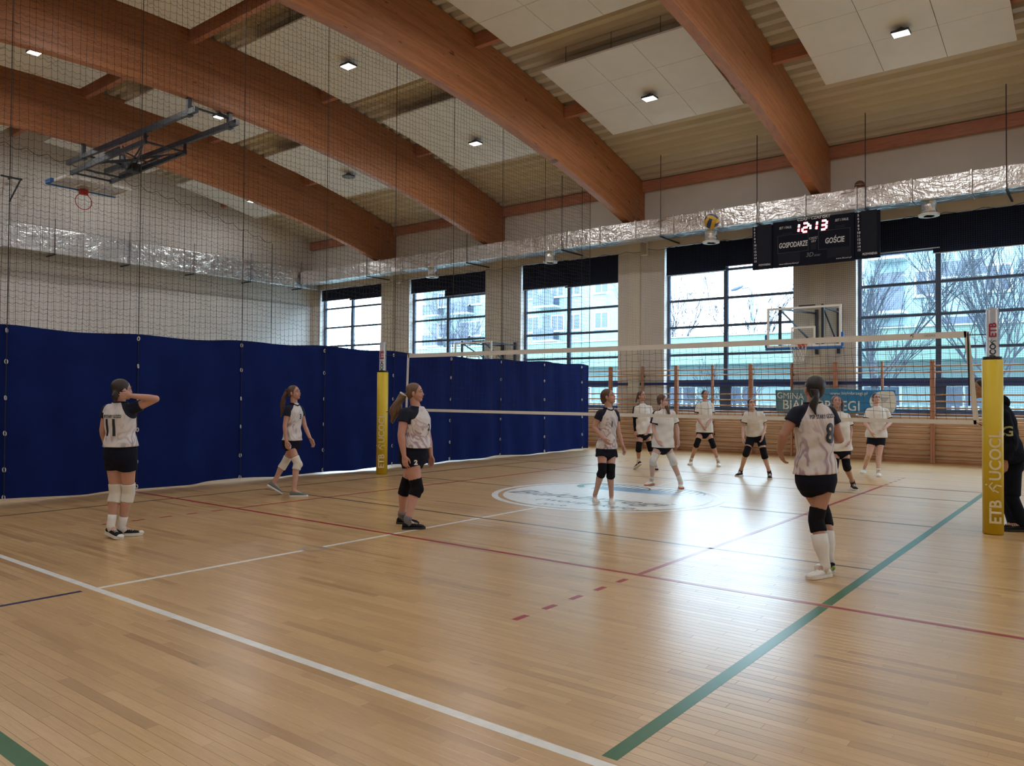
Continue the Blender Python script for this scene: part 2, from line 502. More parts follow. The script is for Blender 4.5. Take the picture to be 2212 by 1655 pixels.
for cx, rx in ((-6.62, 0.52), (-5.62, 0.50)):     # bridge arches with hangers
    ring_poly(mb, cx, 11.52, 0.94, 1.0, ZL + 0.0016, 0.0, PI, 28, rx, 0.42)
    for i in range(-3, 4):
        x = cx + i * rx * 0.24; h = 0.40 * math.sqrt(max(0, 1 - (i * 0.24) ** 2))
        mb.add([(x - 0.014, 11.52, ZL + 0.0016), (x + 0.014, 11.52, ZL + 0.0016), (x + 0.014, 11.52 + h, ZL + 0.0016), (x - 0.014, 11.52 + h, ZL + 0.0016)], [(0, 1, 2, 3)])
mb.add([(-7.35, 11.90, ZL + 0.0016), (-6.5, 11.93, ZL + 0.0016), (-6.5, 11.96, ZL + 0.0016), (-7.35, 11.93, ZL + 0.0016)], [(0, 1, 2, 3)])
mb.build('emblem_bridge', P_INK, DISC)
ring_poly(MB(), -7.0, 11.50, 0.30, 0.42, ZL + 0.0018, PI * 0.55, PI * 1.35, 20).build('emblem_leaf', P_TEAL, DISC)
ring_poly(MB(), -6.33, 4.90, 0.10, 0.125, ZL + 0.001, n=40).build('socket_ring', M_ALU, FLOOR)
mb = MB(); mb.add([(-6.33 + 0.10 * math.cos(2*PI*i/32), 4.90 + 0.10 * math.sin(2*PI*i/32), ZL + 0.0009) for i in range(32)], [tuple(range(32))]); mb.build('socket_cover', M_FLOOR, FLOOR)

# ---- walls
WIN_L = [-27.10 + 5.46 * k for k in range(8)]; WIN_W = 3.86; SILL, HEAD = 1.13, 6.10
mb = MB()
YB = Y1 + 0.42
mb.box((X0 - 0.4, Y1, -0.2), (X1 + 0.4, YB, SILL)); mb.box((X0 - 0.4, Y1, HEAD), (X1 + 0.4, YB, 8.62))
edges = [X0 - 0.4]
for xl in WIN_L: edges += [xl, xl + WIN_W]
edges.append(X1 + 0.4)
for i in range(0, len(edges), 2):
    if edges[i + 1] > edges[i]: mb.box((edges[i], Y1, SILL), (edges[i + 1], YB, HEAD))
WALL_B = struct(mb.build('wall_back', M_WALL), 'cream window wall with tall glazed bays')
mb = MB()
for bx in BEAMS_X:
    o = MB(); o.box((bx - 0.42, Y1 - 0.05, SILL), (bx - 0.02, Y1, HEAD + 0.9)); o.build('pilaster', M_PIL, WALL_B)
mb = MB(); mb.box((X0 - 0.4, Y0 - 0.4, -0.2), (X0, Y1 + 0.4, 10.3))
WALL_L = struct(mb.build('wall_left', M_WALL), 'plain cream end wall behind the divider curtain')
mb = MB(); mb.box((X0, Y0, 0), (X0 + 0.06, Y1, 5.40)); mb.build('shadow_edge_facing', M_WALL_LOW, WALL_L)  # added step and tone change standing for the edge of the duct's shadow
mb = MB(); mb.box((X1, Y0 - 0.4, -0.2), (X1 + 0.4, Y1 + 0.4, 10.3)); struct(mb.build('wall_right', M_WALL))
mb = MB(); mb.box((X0 - 0.4, Y0 - 0.4, -0.2), (X1 + 0.4, Y0, 10.3)); struct(mb.build('wall_front', M_WALL))
o = MB().box((X0, Y1 - 0.02, 0), (X1, Y1, 0.09)).build('baseboard_back', M_BAR); struct(o)

# ---- ceiling: trapezoidal deck, glulam arches, purlins
prof = []
y = Y0 - 0.3; per = 0.34
while y < YB + 0.2:
    for dy, dz in ((0.0, 0.0), (0.13, 0.0), (0.17, 0.10), (0.30, 0.10)):
        prof.append((y + dy, z_top(y + dy) + 0.02 + dz))
    y += per
mb = MB()
vs = [(X0 - 0.4, a, b) for a, b in prof] + [(X1 + 0.4, a, b) for a, b in prof]
n = len(prof)
mb.add(vs, [(i, i + 1, n + i + 1, n + i) for i in range(n - 1)])
CEIL = struct(mb.build('ceiling', M_DECK), 'cream trapezoidal metal roof deck on glulam arches')
mb = MB()
mb.add([(X0 - 0.5, Y0 - 0.5, 10.4), (X1 + 0.5, Y0 - 0.5, 10.4), (X1 + 0.5, YB + 0.3, 10.4), (X0 - 0.5, YB + 0.3, 10.4)], [(0, 1, 2, 3)])
mb.box((X0 - 0.5, YB, 8.0), (X1 + 0.5, YB + 0.3, 10.4)); mb.box((X0 - 0.5, Y0 - 0.5, 7.9), (X1 + 0.5, Y0 - 0.4, 10.4))
mb.build('roof_cover', M_DECK, CEIL)
for i, bx in enumerate(BEAMS_X):
    ys = [Y0 + (Y1 - Y0) * k / 40 for k in range(41)]
    hw = 0.115
    rings = []
    for y in ys:
        zb, zt = z_bot(y), z_top(y) + 0.02
        rings.append([(bx - hw, y, zb), (bx + hw, y, zb), (bx + hw, y, zt), (bx - hw, y, zt)])
    mb = MB(); mb.loft(rings[::-1])
    mb.build('beam', M_GLULAM, CEIL, bevel=0.012)
PURLIN_Y = [Y1 - 0.10, 16.82, 13.2, 9.45, 5.7, 2.0, -1.6, Y0 + 0.12]
spans = [X0] + BEAMS_X + [X1]
for i in range(len(spans) - 1):
    xa = spans[i] + (0.115 if i else 0); xb = spans[i + 1] - (0.115 if i < len(spans) - 2 else 0)
    for py in PURLIN_Y:
        zt = z_top(py) + 0.0; h = 0.30
        MB().box((xa, py - 0.07, zt - h), (xb, py + 0.07, zt)).build('purlin', M_PURLIN, CEIL)

# suspended acoustic rafts, nine tiles each, with hangers
RAFT_Y = [16.15, 11.70, 7.25, 2.80]
def in_view(P, mx=150):
    d = depth_of(P)
    if d < 0.5: return False
    v = Vector(P) - CAM
    px = 1106 + F_PX * v.dot(RT) / d; py = 827.5 - F_PX * v.dot(UP) / d
    return -mx < px < 2212 + mx and -mx < py < 1655 + mx
raft_n = 0
for bx in BAYS_X:
    for ry in RAFT_Y:
        pts = [(bx + a, ry + b, z_top(ry + b) - 0.45) for a in (-1.8, 0, 1.8) for b in (-1.65, 0, 1.65)]
        if not any(in_view(p, 60) for p in pts): continue
        t = thing('acoustic_raft', 'white tiled acoustic raft, %s row from the window wall, %s bay from the end wall' % (ORD[RAFT_Y.index(ry)], ORD[BAYS_X.index(bx)]), 'ceiling panel', (bx, ry, z_top(ry) - 0.45), 0, 'acoustic rafts under the roof')
        z0 = z_top(ry) - 0.45
        for i in range(3):
            for j in range(3):
                ya = ry - 1.65 + 1.1 * j; yb = ya + 1.1
                if '%d' % j not in MATS: pass
                mbt = MB()
                xa = -1.8 + 1.2 * i; g = 0.006
                za, zb = z_top(ya) - 0.45 - z0, z_top(yb) - 0.45 - z0
                vs = [(xa+g, ya-ry+g, za), (xa+1.2-g, ya-ry+g, za), (xa+1.2-g, yb-ry-g, zb), (xa+g, yb-ry-g, zb)]
                vs += [(v[0], v[1], v[2] + 0.04) for v in vs]
                mbt.add(vs, [(0,3,2,1),(4,5,6,7),(0,1,5,4),(1,2,6,5),(2,3,7,6),(3,0,4,7)])
                mbt.build('tile', M_PANEL, t)
        for a in (-1.2, 0.0, 1.2):
            for b in (-1.5, 1.5):
                MB().tube([(a, b, z_top(ry + b) - 0.41 - z0), (a, b, z_top(ry + b) + 0.06 - z0)], 0.006, 5).build('hanger_wire', M_STEEL, t)
        raft_n += 1

# ---- high-bay lamps
M_LAMP = emit('lamp_lens_glow', (1.0, 0.97, 0.92), 12.0)
M_LENS_OFF = simple('unlit_lens', (0.10, 0.10, 0.10), 0.3)
LAMP_Y = [16.45, 11.84, 7.15, 2.5, -2.2]
hous = MB(); hous.tube([(0, 0, 0.10), (0, 0, 0.04)], [0.06, 0.14], 16); hous.box((-0.16, -0.13, 0.0), (0.16, 0.13, 0.045))
hous_me = hous.mesh('lamp_housing'); hous_me.materials.append(M_STEEL)
lens = MB(); lens.box((-0.145, -0.115, -0.006), (0.145, 0.115, -0.001)); lens_me = lens.mesh('lamp_lens'); lens_me.materials.append(M_LAMP)
rod = MB(); rod.tube([(0, 0, 0.1), (0, 0, 0.135)], 0.012, 6); rod_me = rod.mesh('lamp_rod'); rod_me.materials.append(M_STEEL)
for ix, bx in enumerate(BAYS_X):
    for iy, ly in enumerate(LAMP_Y):
        off = (ix == 1 and iy == 0)
        z = z_top(ly) - 0.45 - 0.14
        lab = 'unlit dark round-topped lamp hanging under the roof' if off else 'lit high-bay lamp, %s row from the window wall, %s bay from the end wall' % (ORD[iy], ORD[ix])
        t = thing('high_bay_lamp', lab, 'lamp', (bx, ly, z), 0, None if off else 'lit high-bay lamps')
        for nm, me in (('lamp_housing', hous_me), ('hanger_rod', rod_me)):
            o = bpy.data.objects.new(nm, me); COL.objects.link(o); o.parent = t
        if off:
            mb = MB(); mb.tube([(0, 0, 0.0), (0, 0, -0.02)], [0.2, 0.21], 20); mb.build('lamp_lens', M_LENS_OFF, t)
        else:
            o = bpy.data.objects.new('lamp_lens', lens_me); COL.objects.link(o); o.parent = t
            ld = bpy.data.lights.new('lamp_light', 'AREA'); ld.shape = 'RECTANGLE'; ld.size = 0.29; ld.size_y = 0.23
            ld.energy = LAMP_POWER; ld.color = (1.0, 0.975, 0.95); ld.spread = PI
            lo = bpy.data.objects.new('lamp_light', ld); COL.objects.link(lo); lo.parent = t; lo.location = (0, 0, -0.03)

# ---- windows
def glass_mat():
    t = NT('window_glass')
    t.n.remove(t.b)
    tr = t.node('ShaderNodeBsdfTransparent'); tr.inputs[0].default_value = (0.92, 0.98, 0.98, 1)
    gl = t.node('ShaderNodeBsdfGlossy'); gl.inputs['Roughness'].default_value = 0.02
    fr = t.node('ShaderNodeFresnel'); fr.inputs[0].default_value = 1.35
    mx = t.node('ShaderNodeMixShader')
    t.link(fr.outputs[0], mx.inputs[0]); t.link(tr.outputs[0], mx.inputs[1]); t.link(gl.outputs[0], mx.inputs[2])
    t.link(mx.outputs[0], t.n['Material Output'].inputs[0])
    return t.m
M_GLASS = glass_mat()
TRANS = [5.28, 4.46, 3.66, 2.83, 1.98]
YF = Y1 + 0.22                                       # frame plane
BLINDS = [(5.60, 5.55), (5.52, 5.30), (5.22, 5.18), (5.22, 5.34), (5.26, 5.14), (5.3, 5.2), (5.3, 5.3), (5.2, 5.3)]
for wi, xl in enumerate(WIN_L):
    xr = xl + WIN_W; xm = xl + WIN_W * 0.48
    W = struct(empty('window_%d' % (wi + 1), (xl, YF, SILL)), 'tall blue-framed window, %s from the end-wall corner' % ORD[wi])
    def fb(name, lo, hi, mat=M_FRAME):
        return MB().box((lo[0] - xl, lo[1] - YF, lo[2] - SILL), (hi[0] - xl, hi[1] - YF, hi[2] - SILL)).build(name, mat, W)
    fb('jamb', (xl, YF, SILL), (xl + 0.08, YF + 0.08, HEAD)); fb('jamb', (xr - 0.08, YF, SILL), (xr, YF + 0.08, HEAD))
    fb('head', (xl + 0.08, YF, HEAD - 0.08), (xr - 0.08, YF + 0.08, HEAD))
    fb('bottom_rail', (xl + 0.08, YF, SILL), (xr - 0.08, YF + 0.08, SILL + 0.17))
    fb('mullion', (xm - 0.06, YF - 0.01, SILL), (xm + 0.06, YF + 0.08, HEAD - 0.08))
    fb('lower_post', (xm - 0.17, YF - 0.03, SILL + 0.17), (xm + 0.17, YF + 0.07, 1.93))
    zs = [SILL + 0.17] + sorted(TRANS) + [HEAD - 0.08]
    for k, z in enumerate(sorted(TRANS)):
        h = 0.10 if k == 0 else 0.035
        fb('transom', (xl + 0.08, YF - 0.005, z - h), (xm - 0.06, YF + 0.075, z + h)); fb('transom', (xm + 0.06, YF - 0.005, z - h), (xr - 0.08, YF + 0.075, z + h))
    for k in range(len(zs) - 1):
        z0, z1 = zs[k] - 0.0, zs[k + 1]
        for xa, xb in ((xl + 0.07, xm - 0.05), (xm + 0.05, xr - 0.07)):
            mb = MB(); mb.add([(xa - xl, 0.04, z0 - SILL), (xb - xl, 0.04, z0 - SILL), (xb - xl, 0.04, z1 - SILL), (xa - xl, 0.04, z1 - SILL)], [(0, 1, 2, 3)])
            mb.build('pane', M_GLASS, W)
    bl = BLINDS[wi]
    for s, zb in enumerate(bl):
        xa, xb = (xl + 0.05, xm + 0.06) if s == 0 else (xm - 0.10, xr - 0.02)
        yb = Y1 + (0.05 if s == 0 else 0.135)
        lng = (bl[s] < bl[1 - s]) or (bl[s] == bl[1 - s] and s == 0)
        t = thing('roller_blind', '%s navy roller blind in the %s window from the end-wall corner' % ('longer' if lng else 'shorter', ORD[wi]), 'blind', (xa, yb, zb), 0, 'navy roller blinds at the window heads')
        mb = MB(); mb.box((0, 0, 0.02), (xb - xa, 0.006, HEAD - 0.03 - zb)); mb.build('blind_cloth', M_BLIND, t)
        MB().box((0, -0.006, 0), (xb - xa, 0.012, 0.022)).build('bottom_bar', M_ALU, t)
        MB().tube([(0, 0.02, HEAD - 0.04 - zb), (xb - xa, 0.02, HEAD - 0.04 - zb)], 0.03, 10).build('roller', M_BLIND, t)
struct(MB().box((X0 + 0.1, Y1 - 0.045, 1.93), (X1, Y1, 2.0)).build('trim_1', M_BLUE), 'blue rail running along the window wall')
# daylight guides for the renderer at the window openings (no emission of their own)
for xl in WIN_L:
    pd = bpy.data.lights.new('window_portal', 'AREA'); pd.shape = 'RECTANGLE'; pd.size = WIN_W; pd.size_y = HEAD - SILL
    pd.cycles.is_portal = True
    po = bpy.data.objects.new('window_portal', pd); COL.objects.link(po)
    po.location = (xl + WIN_W / 2, Y1 + 0.36, (SILL + HEAD) / 2); po.rotation_euler = (-PI / 2, 0, 0)
# ================================================================== fixtures
def on_y(q, Y):
    d = ray(q); return CAM + d * (Y / d.y)
def on_x(q, X):
    d = ray(q); return CAM + d * (X / d.x)
def threads(name, lines, r, mat, parent, axes):
    # lines: polylines with a main axis each; three-sided cords, one mesh
    vs = []; fs = []; o = 0
    tri = [(math.cos(a), math.sin(a)) for a in (0.5, 0.5 + 2 * PI / 3, 0.5 + 4 * PI / 3)]
    for pts, ax in zip(lines, axes):
        e1, e2 = [(1, 2), (2, 0), (0, 1)][ax]
        for p in pts:
            for c, s in tri:
                q = [p[0], p[1], p[2]]; q[e1] += r * c; q[e2] += r * s
                vs.append(q)
        n = len(pts)
        for i in range(n - 1):
            b = o + 3 * i
            fs += [(b, b + 1, b + 4, b + 3), (b + 1, b + 2, b + 5, b + 4), (b + 2, b, b + 3, b + 5)]
        o += 3 * n
    me = bpy.data.meshes.new(name); me.from_pydata(vs, [], fs); me.update()
    return stuff(put(name, me, mat, parent))

# ---- blue divider curtain with the net above it
XC = -12.3; CY0, CY1 = -4.3, 19.5
SEAMS = [4.18 + 1.855 * k for k in range(-4, 9)]
def cloth_mat():
    t = NT('blue_divider_cloth')
    a = t.noise(t.pos(), 1.5, 3)
    w = t.noise(t.mapped(t.pos(), (1, 1, 1)), 260, 2)
    t.set(t.ramp(a[0], [(0.3, (0.0034, 0.0105, 0.082)), (0.7, (0.0050, 0.0155, 0.112))]), 0.85, 0, 0.12)
    t.bump(w[0], 0.15, 0.002)
    return t.m
M_CLOTH = cloth_mat()
CURT = thing('divider_curtain', 'long navy-blue divider curtain with dark netting hung across the hall', 'curtain', (XC, 7.6, 0))
def fold(y):
    return 0.045 * math.sin(y * 3.1 + 0.6 * math.sin(y * 0.9)) + 0.03 * math.sin(y * 7.3 + 1.3) + 0.02 * math.sin(y * 1.27)
rows = [0.0, 0.08, 0.4, 0.8, 1.25, 1.7, 2.1, 2.4, 2.5]
ys = [CY0 + (CY1 - CY0) * i / 420 for i in range(421)]
mb = MB(); vs = []; fs = []
rng = random.Random(3); ph = [rng.uniform(0, 6) for _ in range(4)]
for y in ys:
    hem = 0.030 + 0.014 * math.sin(y * 1.69 + 1) + 0.010 * math.sin(y * 3.4)
    topz = 2.49 + 0.018 * math.sin((y - 4.18) / 1.855 * 2 * PI + PI / 2) + 0.015 * math.sin(y * 0.8)
    for k, rz in enumerate(rows):
        s = rz / 2.5
        z = hem + (topz - hem) * s
        x = fold(y) * (1.0 - 0.55 * s) + 0.012 * math.sin(y * 11 + s * 5)
        vs.append((x, y - 7.6, z))
n = len(rows)
for i in range(len(ys) - 1):
    for k in range(n - 1):
        a = i * n + k; fs.append((a, a + n, a + n + 1, a + 1))
m0 = len(vs); vs2 = [(v[0] - 0.005, v[1], v[2]) for v in vs]
mb.add(vs + vs2, fs + [tuple(reversed([m0 + q for q in f])) for f in fs])
mb.build('curtain_cloth', M_CLOTH, CURT, True)
M_EYE = simple('pale_plastic_eyelet', (0.62, 0.64, 0.68), 0.4)
eye = MB(); eye.tube([(0.0, 0.017 * math.cos(a), 0.030 * math.sin(a)) for a in [2 * PI * i / 14 for i in range(14)]], 0.008, 6, closed=True)
eye_me = eye.mesh('eyelet'); eye_me.materials.append(M_EYE); eye_me.polygons.foreach_set('use_smooth', [True] * len(eye_me.polygons))
def net_top(y): return z_top(y) - 0.62
lines = []; axs = []
for s in SEAMS:
    for z in (2.42, 1.98, 1.47, 0.97, 0.46, 0.07):
        o = bpy.data.objects.new('eyelet', eye_me); COL.objects.link(o); o.parent = CURT
        o.location = (fold(s) * (1 - 0.22 * z) + 0.02, s - 7.6, z); o.rotation_euler = (rng.uniform(-0.2, 0.2), 0, rng.uniform(-0.7, 0.7))
    MB().tube([(fold(s) * 0.6 + 0.03, s - 7.6, 0.06), (fold(s) * 0.5 + 0.022, s - 7.6, 1.3), (0.03, s - 7.6, 2.45), (0.02, s - 7.6, net_top(s) + 0.2)], 0.0065, 5).build('lift_cord', M_ROPE, CURT)
ny = int((CY1 + 1.0) / 0.1)
Ys = [CY1 - 0.1 * i for i in range(ny + 1)]
for i, y in enumerate(Ys):
    yj = y + rng.uniform(-0.012, 0.012)
    top = net_top(y); k = 12
    lines.append([(0.012 * math.sin(y * 2.2 + z), yj - 7.6 + 0.008 * math.sin(z * 5 + i), z) for z in [2.46 + (top - 2.46) * j / k for j in range(k + 1)]]); axs.append(2)
nz = int((9.5 - 2.5) / 0.1)
for j in range(nz + 1):
    z = 2.5 + 0.1 * j
    pts = []
    for i, y in enumerate(Ys):
        # a row hangs in a slack wave between the cords
        wob = 0.018 * math.sin(y * 5.1 + j * 1.7) + 0.012 * math.sin(y * 11.0 + j)
        for h in (0.0, 0.5):
            yy = y - 0.1 * h
            zz = z + wob - (0.03 if h else 0.0) + 0.05 * (abs(((yy - 4.18) / 1.855) % 1 - 0.5) - 0.25)
            if zz < net_top(yy): pts.append((0.0, yy - 7.6, zz))
            elif pts:
                if len(pts) > 3: lines.append(pts); axs.append(1)
                pts = []
    if len(pts) > 3: lines.append(pts); axs.append(1)
threads('netting', lines, 0.0027, M_ROPE, CURT, axs)
pts = []
for i in range(0, 420):         # scalloped head rope
    y = CY1 - i * 0.05
    pts.append((0.0, y - 7.6, net_top(y) + 0.10 - 0.12 * abs(math.sin(y * PI / 0.45))))
MB().tube(pts, 0.007, 5).build('head_rope', M_ROPE, CURT)
pts = [(0.0, (CY1 - i * 0.05) - 7.6, net_top(CY1 - i * 0.05) - 0.16 + 0.05 * math.sin(i * 0.9) ) for i in range(0, 420)]
MB().tube(pts, 0.006, 5).build('head_rope', M_ROPE, CURT)
MB().tube([(0, CY1 - 7.6, 2.45), (0, CY1 - 7.6, net_top(CY1))], 0.008, 5).build('edge_rope', M_ROPE, CURT)

# ---- ball-stop net in front of the end wall
BN = thing('ball_stop_net', 'fine dark ball-stop net hanging in front of the plain end wall', 'net', (X0 + 0.78, 7.0, 0.05))
lines = []; axs = []
ys2 = [-4.0 + 0.12 * i for i in range(int(22.6 / 0.12) + 1)]
def bn_top(y): return z_top(y) - 0.55 - 0.035 * y
for y in ys2: lines.append([(0, y - 7.0, 0.1), (0, y - 7.0, bn_top(y))]); axs.append(2)
for j in range(2, 80):
    z = 0.1 + 0.12 * j; yy = [y for y in ys2 if bn_top(y) > z]
    if len(yy) > 3: lines.append([(0, y - 7.0, z + 0.015 * math.sin(y * 4 + j)) for y in yy]); axs.append(1)
threads('netting', lines, 0.0022, M_ROPE, BN, axs)
pts = [(0, y - 7.0, bn_top(y) + 0.08 - 0.14 * abs(math.sin(y * PI / 0.6))) for y in [-4.0 + 0.06 * i for i in range(int(22.6 / 0.06) + 1)]]
MB().tube(pts, 0.008, 5).build('head_rope', M_ROPE, BN)
MB().tube([(0, 18.6 - 7.0, 0.1), (0, 18.6 - 7.0, bn_top(18.6))], 0.012, 5).build('edge_rope', M_ROPE, BN)

# ---- protective net in front of the windows
WN = thing('window_net', 'fine brown protective net stretched in front of the windows', 'net', (-6.0, Y1 - 0.09, 1.15))
lines = []; axs = []
x = X0 + 0.35
while x < 6.0:
    lines.append([(x + 6.0, 0, 0), (x + 6.0, 0, 4.92 - 0.05 * abs(math.sin(x * PI / 0.8)))]); axs.append(2); x += 0.05
for j in range(97):
    z = 0.05 * j + 0.02
    lines.append([(xx + 6.0, 0, z + 0.006 * math.sin(xx * 2.1 + j * 0.3)) for xx in [X0 + 0.35 + 1.0 * i for i in range(int((6 - X0) / 1.0) + 1)]]); axs.append(0)
threads('netting', lines, 0.0021, M_NETFINE, WN, axs)
pts = [(xx + 6.0, 0, 4.94 - 0.07 * abs(math.sin(xx * PI / 0.8))) for xx in [X0 + 0.35 + 0.08 * i for i in range(int((6 - X0) / 0.08))]]
MB().tube(pts, 0.006, 5).build('head_rope', M_ROPE, WN)

# ---- foil wrapped ducts
def foil_mat():
    t = NT('crumpled_silver_foil')
    p = t.pos()
    a = t.noise(t.mapped(p, (0.6, 1, 1.3)), 3.2, 3, 0.55, 1.6); b = t.noise(t.mapped(p, (1.6, 1, 0.7)), 7.5, 2, 0.5, 1.0)
    h = t.math('ADD', a[0], t.math('MULTIPLY', b[0], 0.35))
    c = t.ramp(t.noise(p, 1.1, 3)[0], [(0.3, (0.70, 0.70, 0.71)), (0.7, (0.88, 0.88, 0.88))])
    t.set(c, 0.30, 0.95)
    t.bump(h, 0.6, 0.08)
    return t.m
M_FOIL = foil_mat()
DZ0, DZ1, DYa, DYb = 6.20, 6.72, 20.0, 20.62
DUCT = thing('air_duct', 'long silver foil-wrapped air duct hung along the window wall', 'duct', (-6, DYa, DZ0))
k = 0; x = -26.9
while x < 12.0:
    L = 1.22
    MB().box((x + 6, 0, 0), (x + L - 0.03 + 6, DYb - DYa, DZ1 - DZ0)).build('duct_section', M_FOIL, DUCT, bevel=0.02, seg=2)
    MB().box((x + L - 0.035 + 6, -0.02, -0.02), (x + L + 6, DYb - DYa + 0.02, DZ1 - DZ0 + 0.02)).build('flange', M_FOIL, DUCT)
    x += L; k += 1
for px in (540, 795, 1010, 1215, 1428, 1636, 1870, 2175, 2560):
    xx = on_y((px, 480), DYa).x + 6
    MB().tube([(xx, -0.03, -0.04), (xx, -0.03, z_top(DYa) + 0.05 - DZ0)], 0.011, 6).build('hanger_rod', M_STEEL, DUCT)
    MB().box((xx - 0.02, -0.05, -0.06), (xx + 0.02, Y1 - DYa - 0.02, -0.021)).build('bracket', M_STEEL, DUCT)
M_DIFF = simple('white_diffuser', (0.70, 0.69, 0.66), 0.4, 0.1)
for px, py in ((935, 560), (1190, 525), (1537, 480), (2007, 420)):
    xx = on_y((px, py), 20.3).x + 6; cy = 20.28 - DYa
    o = MB().tube([(xx, cy, -0.001), (xx, cy, -0.30)], 0.165, 20).build('outlet_collar', M_FOIL, DUCT, True)
    rgp = [(xx, cy, -0.27), (xx, cy, -0.30), (xx, cy, -0.345), (xx, cy, -0.345), (xx, cy, -0.30)]
    MB().tube(rgp, [0.17, 0.235, 0.225, 0.12, 0.10], 24).build('outlet_ring', M_DIFF, o)
# end wall duct
EX = X0 + 0.62
DUCT2 = thing('air_duct', 'silver foil-wrapped air duct hung along the plain end wall', 'duct', (EX, 8, 6.08))
y = -4.2
M_FOIL2 = M_FOIL
while y < 20.0:
    L = 1.20
    MB().box((-0.45, y - 8, 0), (0, y + L - 0.03 - 8, 0.80)).build('duct_section', M_FOIL2, DUCT2, bevel=0.02, seg=2)
    for q in (0.25, 0.5, 0.75):
        pass
    MB().box((-0.47, y + L - 0.035 - 8, -0.02), (0.02, y + L - 8, 0.82)).build('flange', M_FOIL2, DUCT2)
    if int((y + 5) / 1.2) % 2 == 0:
        MB().box((-0.60, y - 8 + 0.3, -0.06), (0.03, y - 8 + 0.34, -0.021)).build('bracket', M_STEEL, DUCT2)
        MB().tube([(0.03, y - 8 + 0.32, -0.04), (0.03, y - 8 + 0.32, 1.1)], 0.011, 6).build('hanger_rod', M_STEEL, DUCT2)
    y += L
# basketball stuck on the duct
b = on_y((1857, 397), 20.30)
tt = thing('basketball', 'brown basketball stuck on top of the silver duct', 'ball', (b.x, 20.30, DZ1))
MB().sph((0, 0, 0.12), 0.12, 20, 14).build('ball_skin', simple('brown_ball_leather', (0.16, 0.07, 0.04), 0.6), tt, True)
for ax in range(2):
    MB().tube([(0.121 * math.cos(a), 0.121 * math.sin(a) if ax == 0 else 0, 0.12 + (0.121 * math.sin(a) if ax else 0)) for a in [2 * PI * i / 28 for i in range(28)]], 0.004, 5, closed=True).build('seam', M_WHITE, tt)
# wall speaker boxes on the piers
for px, py in ((1392, 537), (862, 600)):
    P = on_y((px, py), Y1 - 0.1)
    tt = thing('wall_speaker', 'small pale speaker box on the %s pier from the end-wall corner' % ('third' if px > 1000 else 'first'), 'speaker', (P.x, Y1, P.z), 0, 'pale speaker boxes on the piers')
    MB().box((-0.12, -0.16, -0.22), (0.12, 0, 0.22)).build('speaker_case', M_DIFF, tt, bevel=0.02)
    MB().box((-0.10, -0.166, -0.20), (0.10, -0.158, 0.20)).build('speaker_grille', simple('grey_grille', (0.42, 0.40, 0.37), 0.6), tt)

# ---- scoreboard
SB_Y = 19.92
M_SB = simple('scoreboard_black', (0.005, 0.007, 0.016), 0.6, 0.0, 0.1, spec=0.12)
M_SBL = simple('scoreboard_line', (0.06, 0.065, 0.085), 0.5); M_SBT = simple('scoreboard_print', (0.62, 0.64, 0.68), 0.5)
M_SBD = simple('scoreboard_dim_print', (0.20, 0.22, 0.25), 0.5); M_SBW = simple('scoreboard_unlit_window', (0.013, 0.015, 0.024), 0.6, spec=0.12)
M_LED = emit('red_led_glow', (1.0, 0.10, 0.12), 9.0); M_LEDC = emit('led_core_glow', (1.0, 0.62, 0.62), 9.0)
def sbp(cx, cy, y=SB_Y - 0.004):
    P = on_y((1610 + cx / 7.373, 440 + cy / 7.373), SB_Y); return Vector((P.x, y, P.z))
SB = thing('scoreboard', 'black electronic scoreboard showing 12:13 in red digits below the duct', 'scoreboard', (-6.0, SB_Y, 5.0))
def sbo(P): return Vector(P) - Vector((-6.0, SB_Y, 5.0))
def sb_panel(name, tl, br, mat, y0, y1):
    a = sbp(*tl); c = sbp(*br)
    return a, c
xL0 = sbp(112, 330).x; xL1 = sbp(432, 330).x; xR0 = sbp(1742, 100).x; xR1 = sbp(2140, 60).x
ZB, ZT = 4.93, 6.07
for nm, xa, xb, zt, zb in (('centre_panel', xL1 + 0.01, xR0 - 0.01, ZT + 0.04, ZB + 0.0), ('side_panel', xL0, xL1, ZT, ZB - 0.0), ('side_panel', xR0, xR1, ZT + 0.02, ZB + 0.02)):
    MB().box((xa + 6, 0, zb - 5), (xb + 6, 0.09, zt - 5)).build(nm, M_SB, SB, bevel=0.008)
for xx in (xL0 + 0.7, xR1 - 0.7):
    MB().bar(sbo((xx, SB_Y + 0.09, 6.0)), sbo((xx, Y1 - 0.11, 6.0)), 0.05, 0.05).build('wall_bracket', M_STEEL, SB)
def sb_text(s, cx, cy, h, mat, **kw):
    o = sbo(sbp(cx, cy))
    return put_text('printed_text', s, h, mat, o, (1, 0, 0), (0, 0, 1), SB, **kw)
sb_text('CZAS - CZAS GRY', 1085, 228, 0.10, M_SBT, shear=0.2, bold=0.002)
sb_text('SET / FAUL', 636, 385, 0.085, M_SBT, shear=0.25, bold=0.001, sx=0.8); sb_text('SET / FAUL', 1535, 255, 0.085, M_SBT, shear=0.25, bold=0.001, sx=0.8)
sb_text('GOSPODARZE', 760, 655, 0.185, M_SBT, shear=0.1, bold=0.004, sx=0.60); sb_text('GOŚCIE', 1422, 582, 0.19, M_SBT, shear=0.1, bold=0.004, sx=0.66)
sb_text('CZĘŚĆ', 1080, 552, 0.075, M_SBT, shear=0.2, sx=0.85); sb_text('GRY', 1085, 600, 0.075, M_SBT, shear=0.2, sx=0.85)
sb_text('3D', 1022, 815, 0.15, M_SBD, shear=0.2); sb_text('SPORT', 1145, 822, 0.065, M_SBD, shear=0.2, sx=0.8)
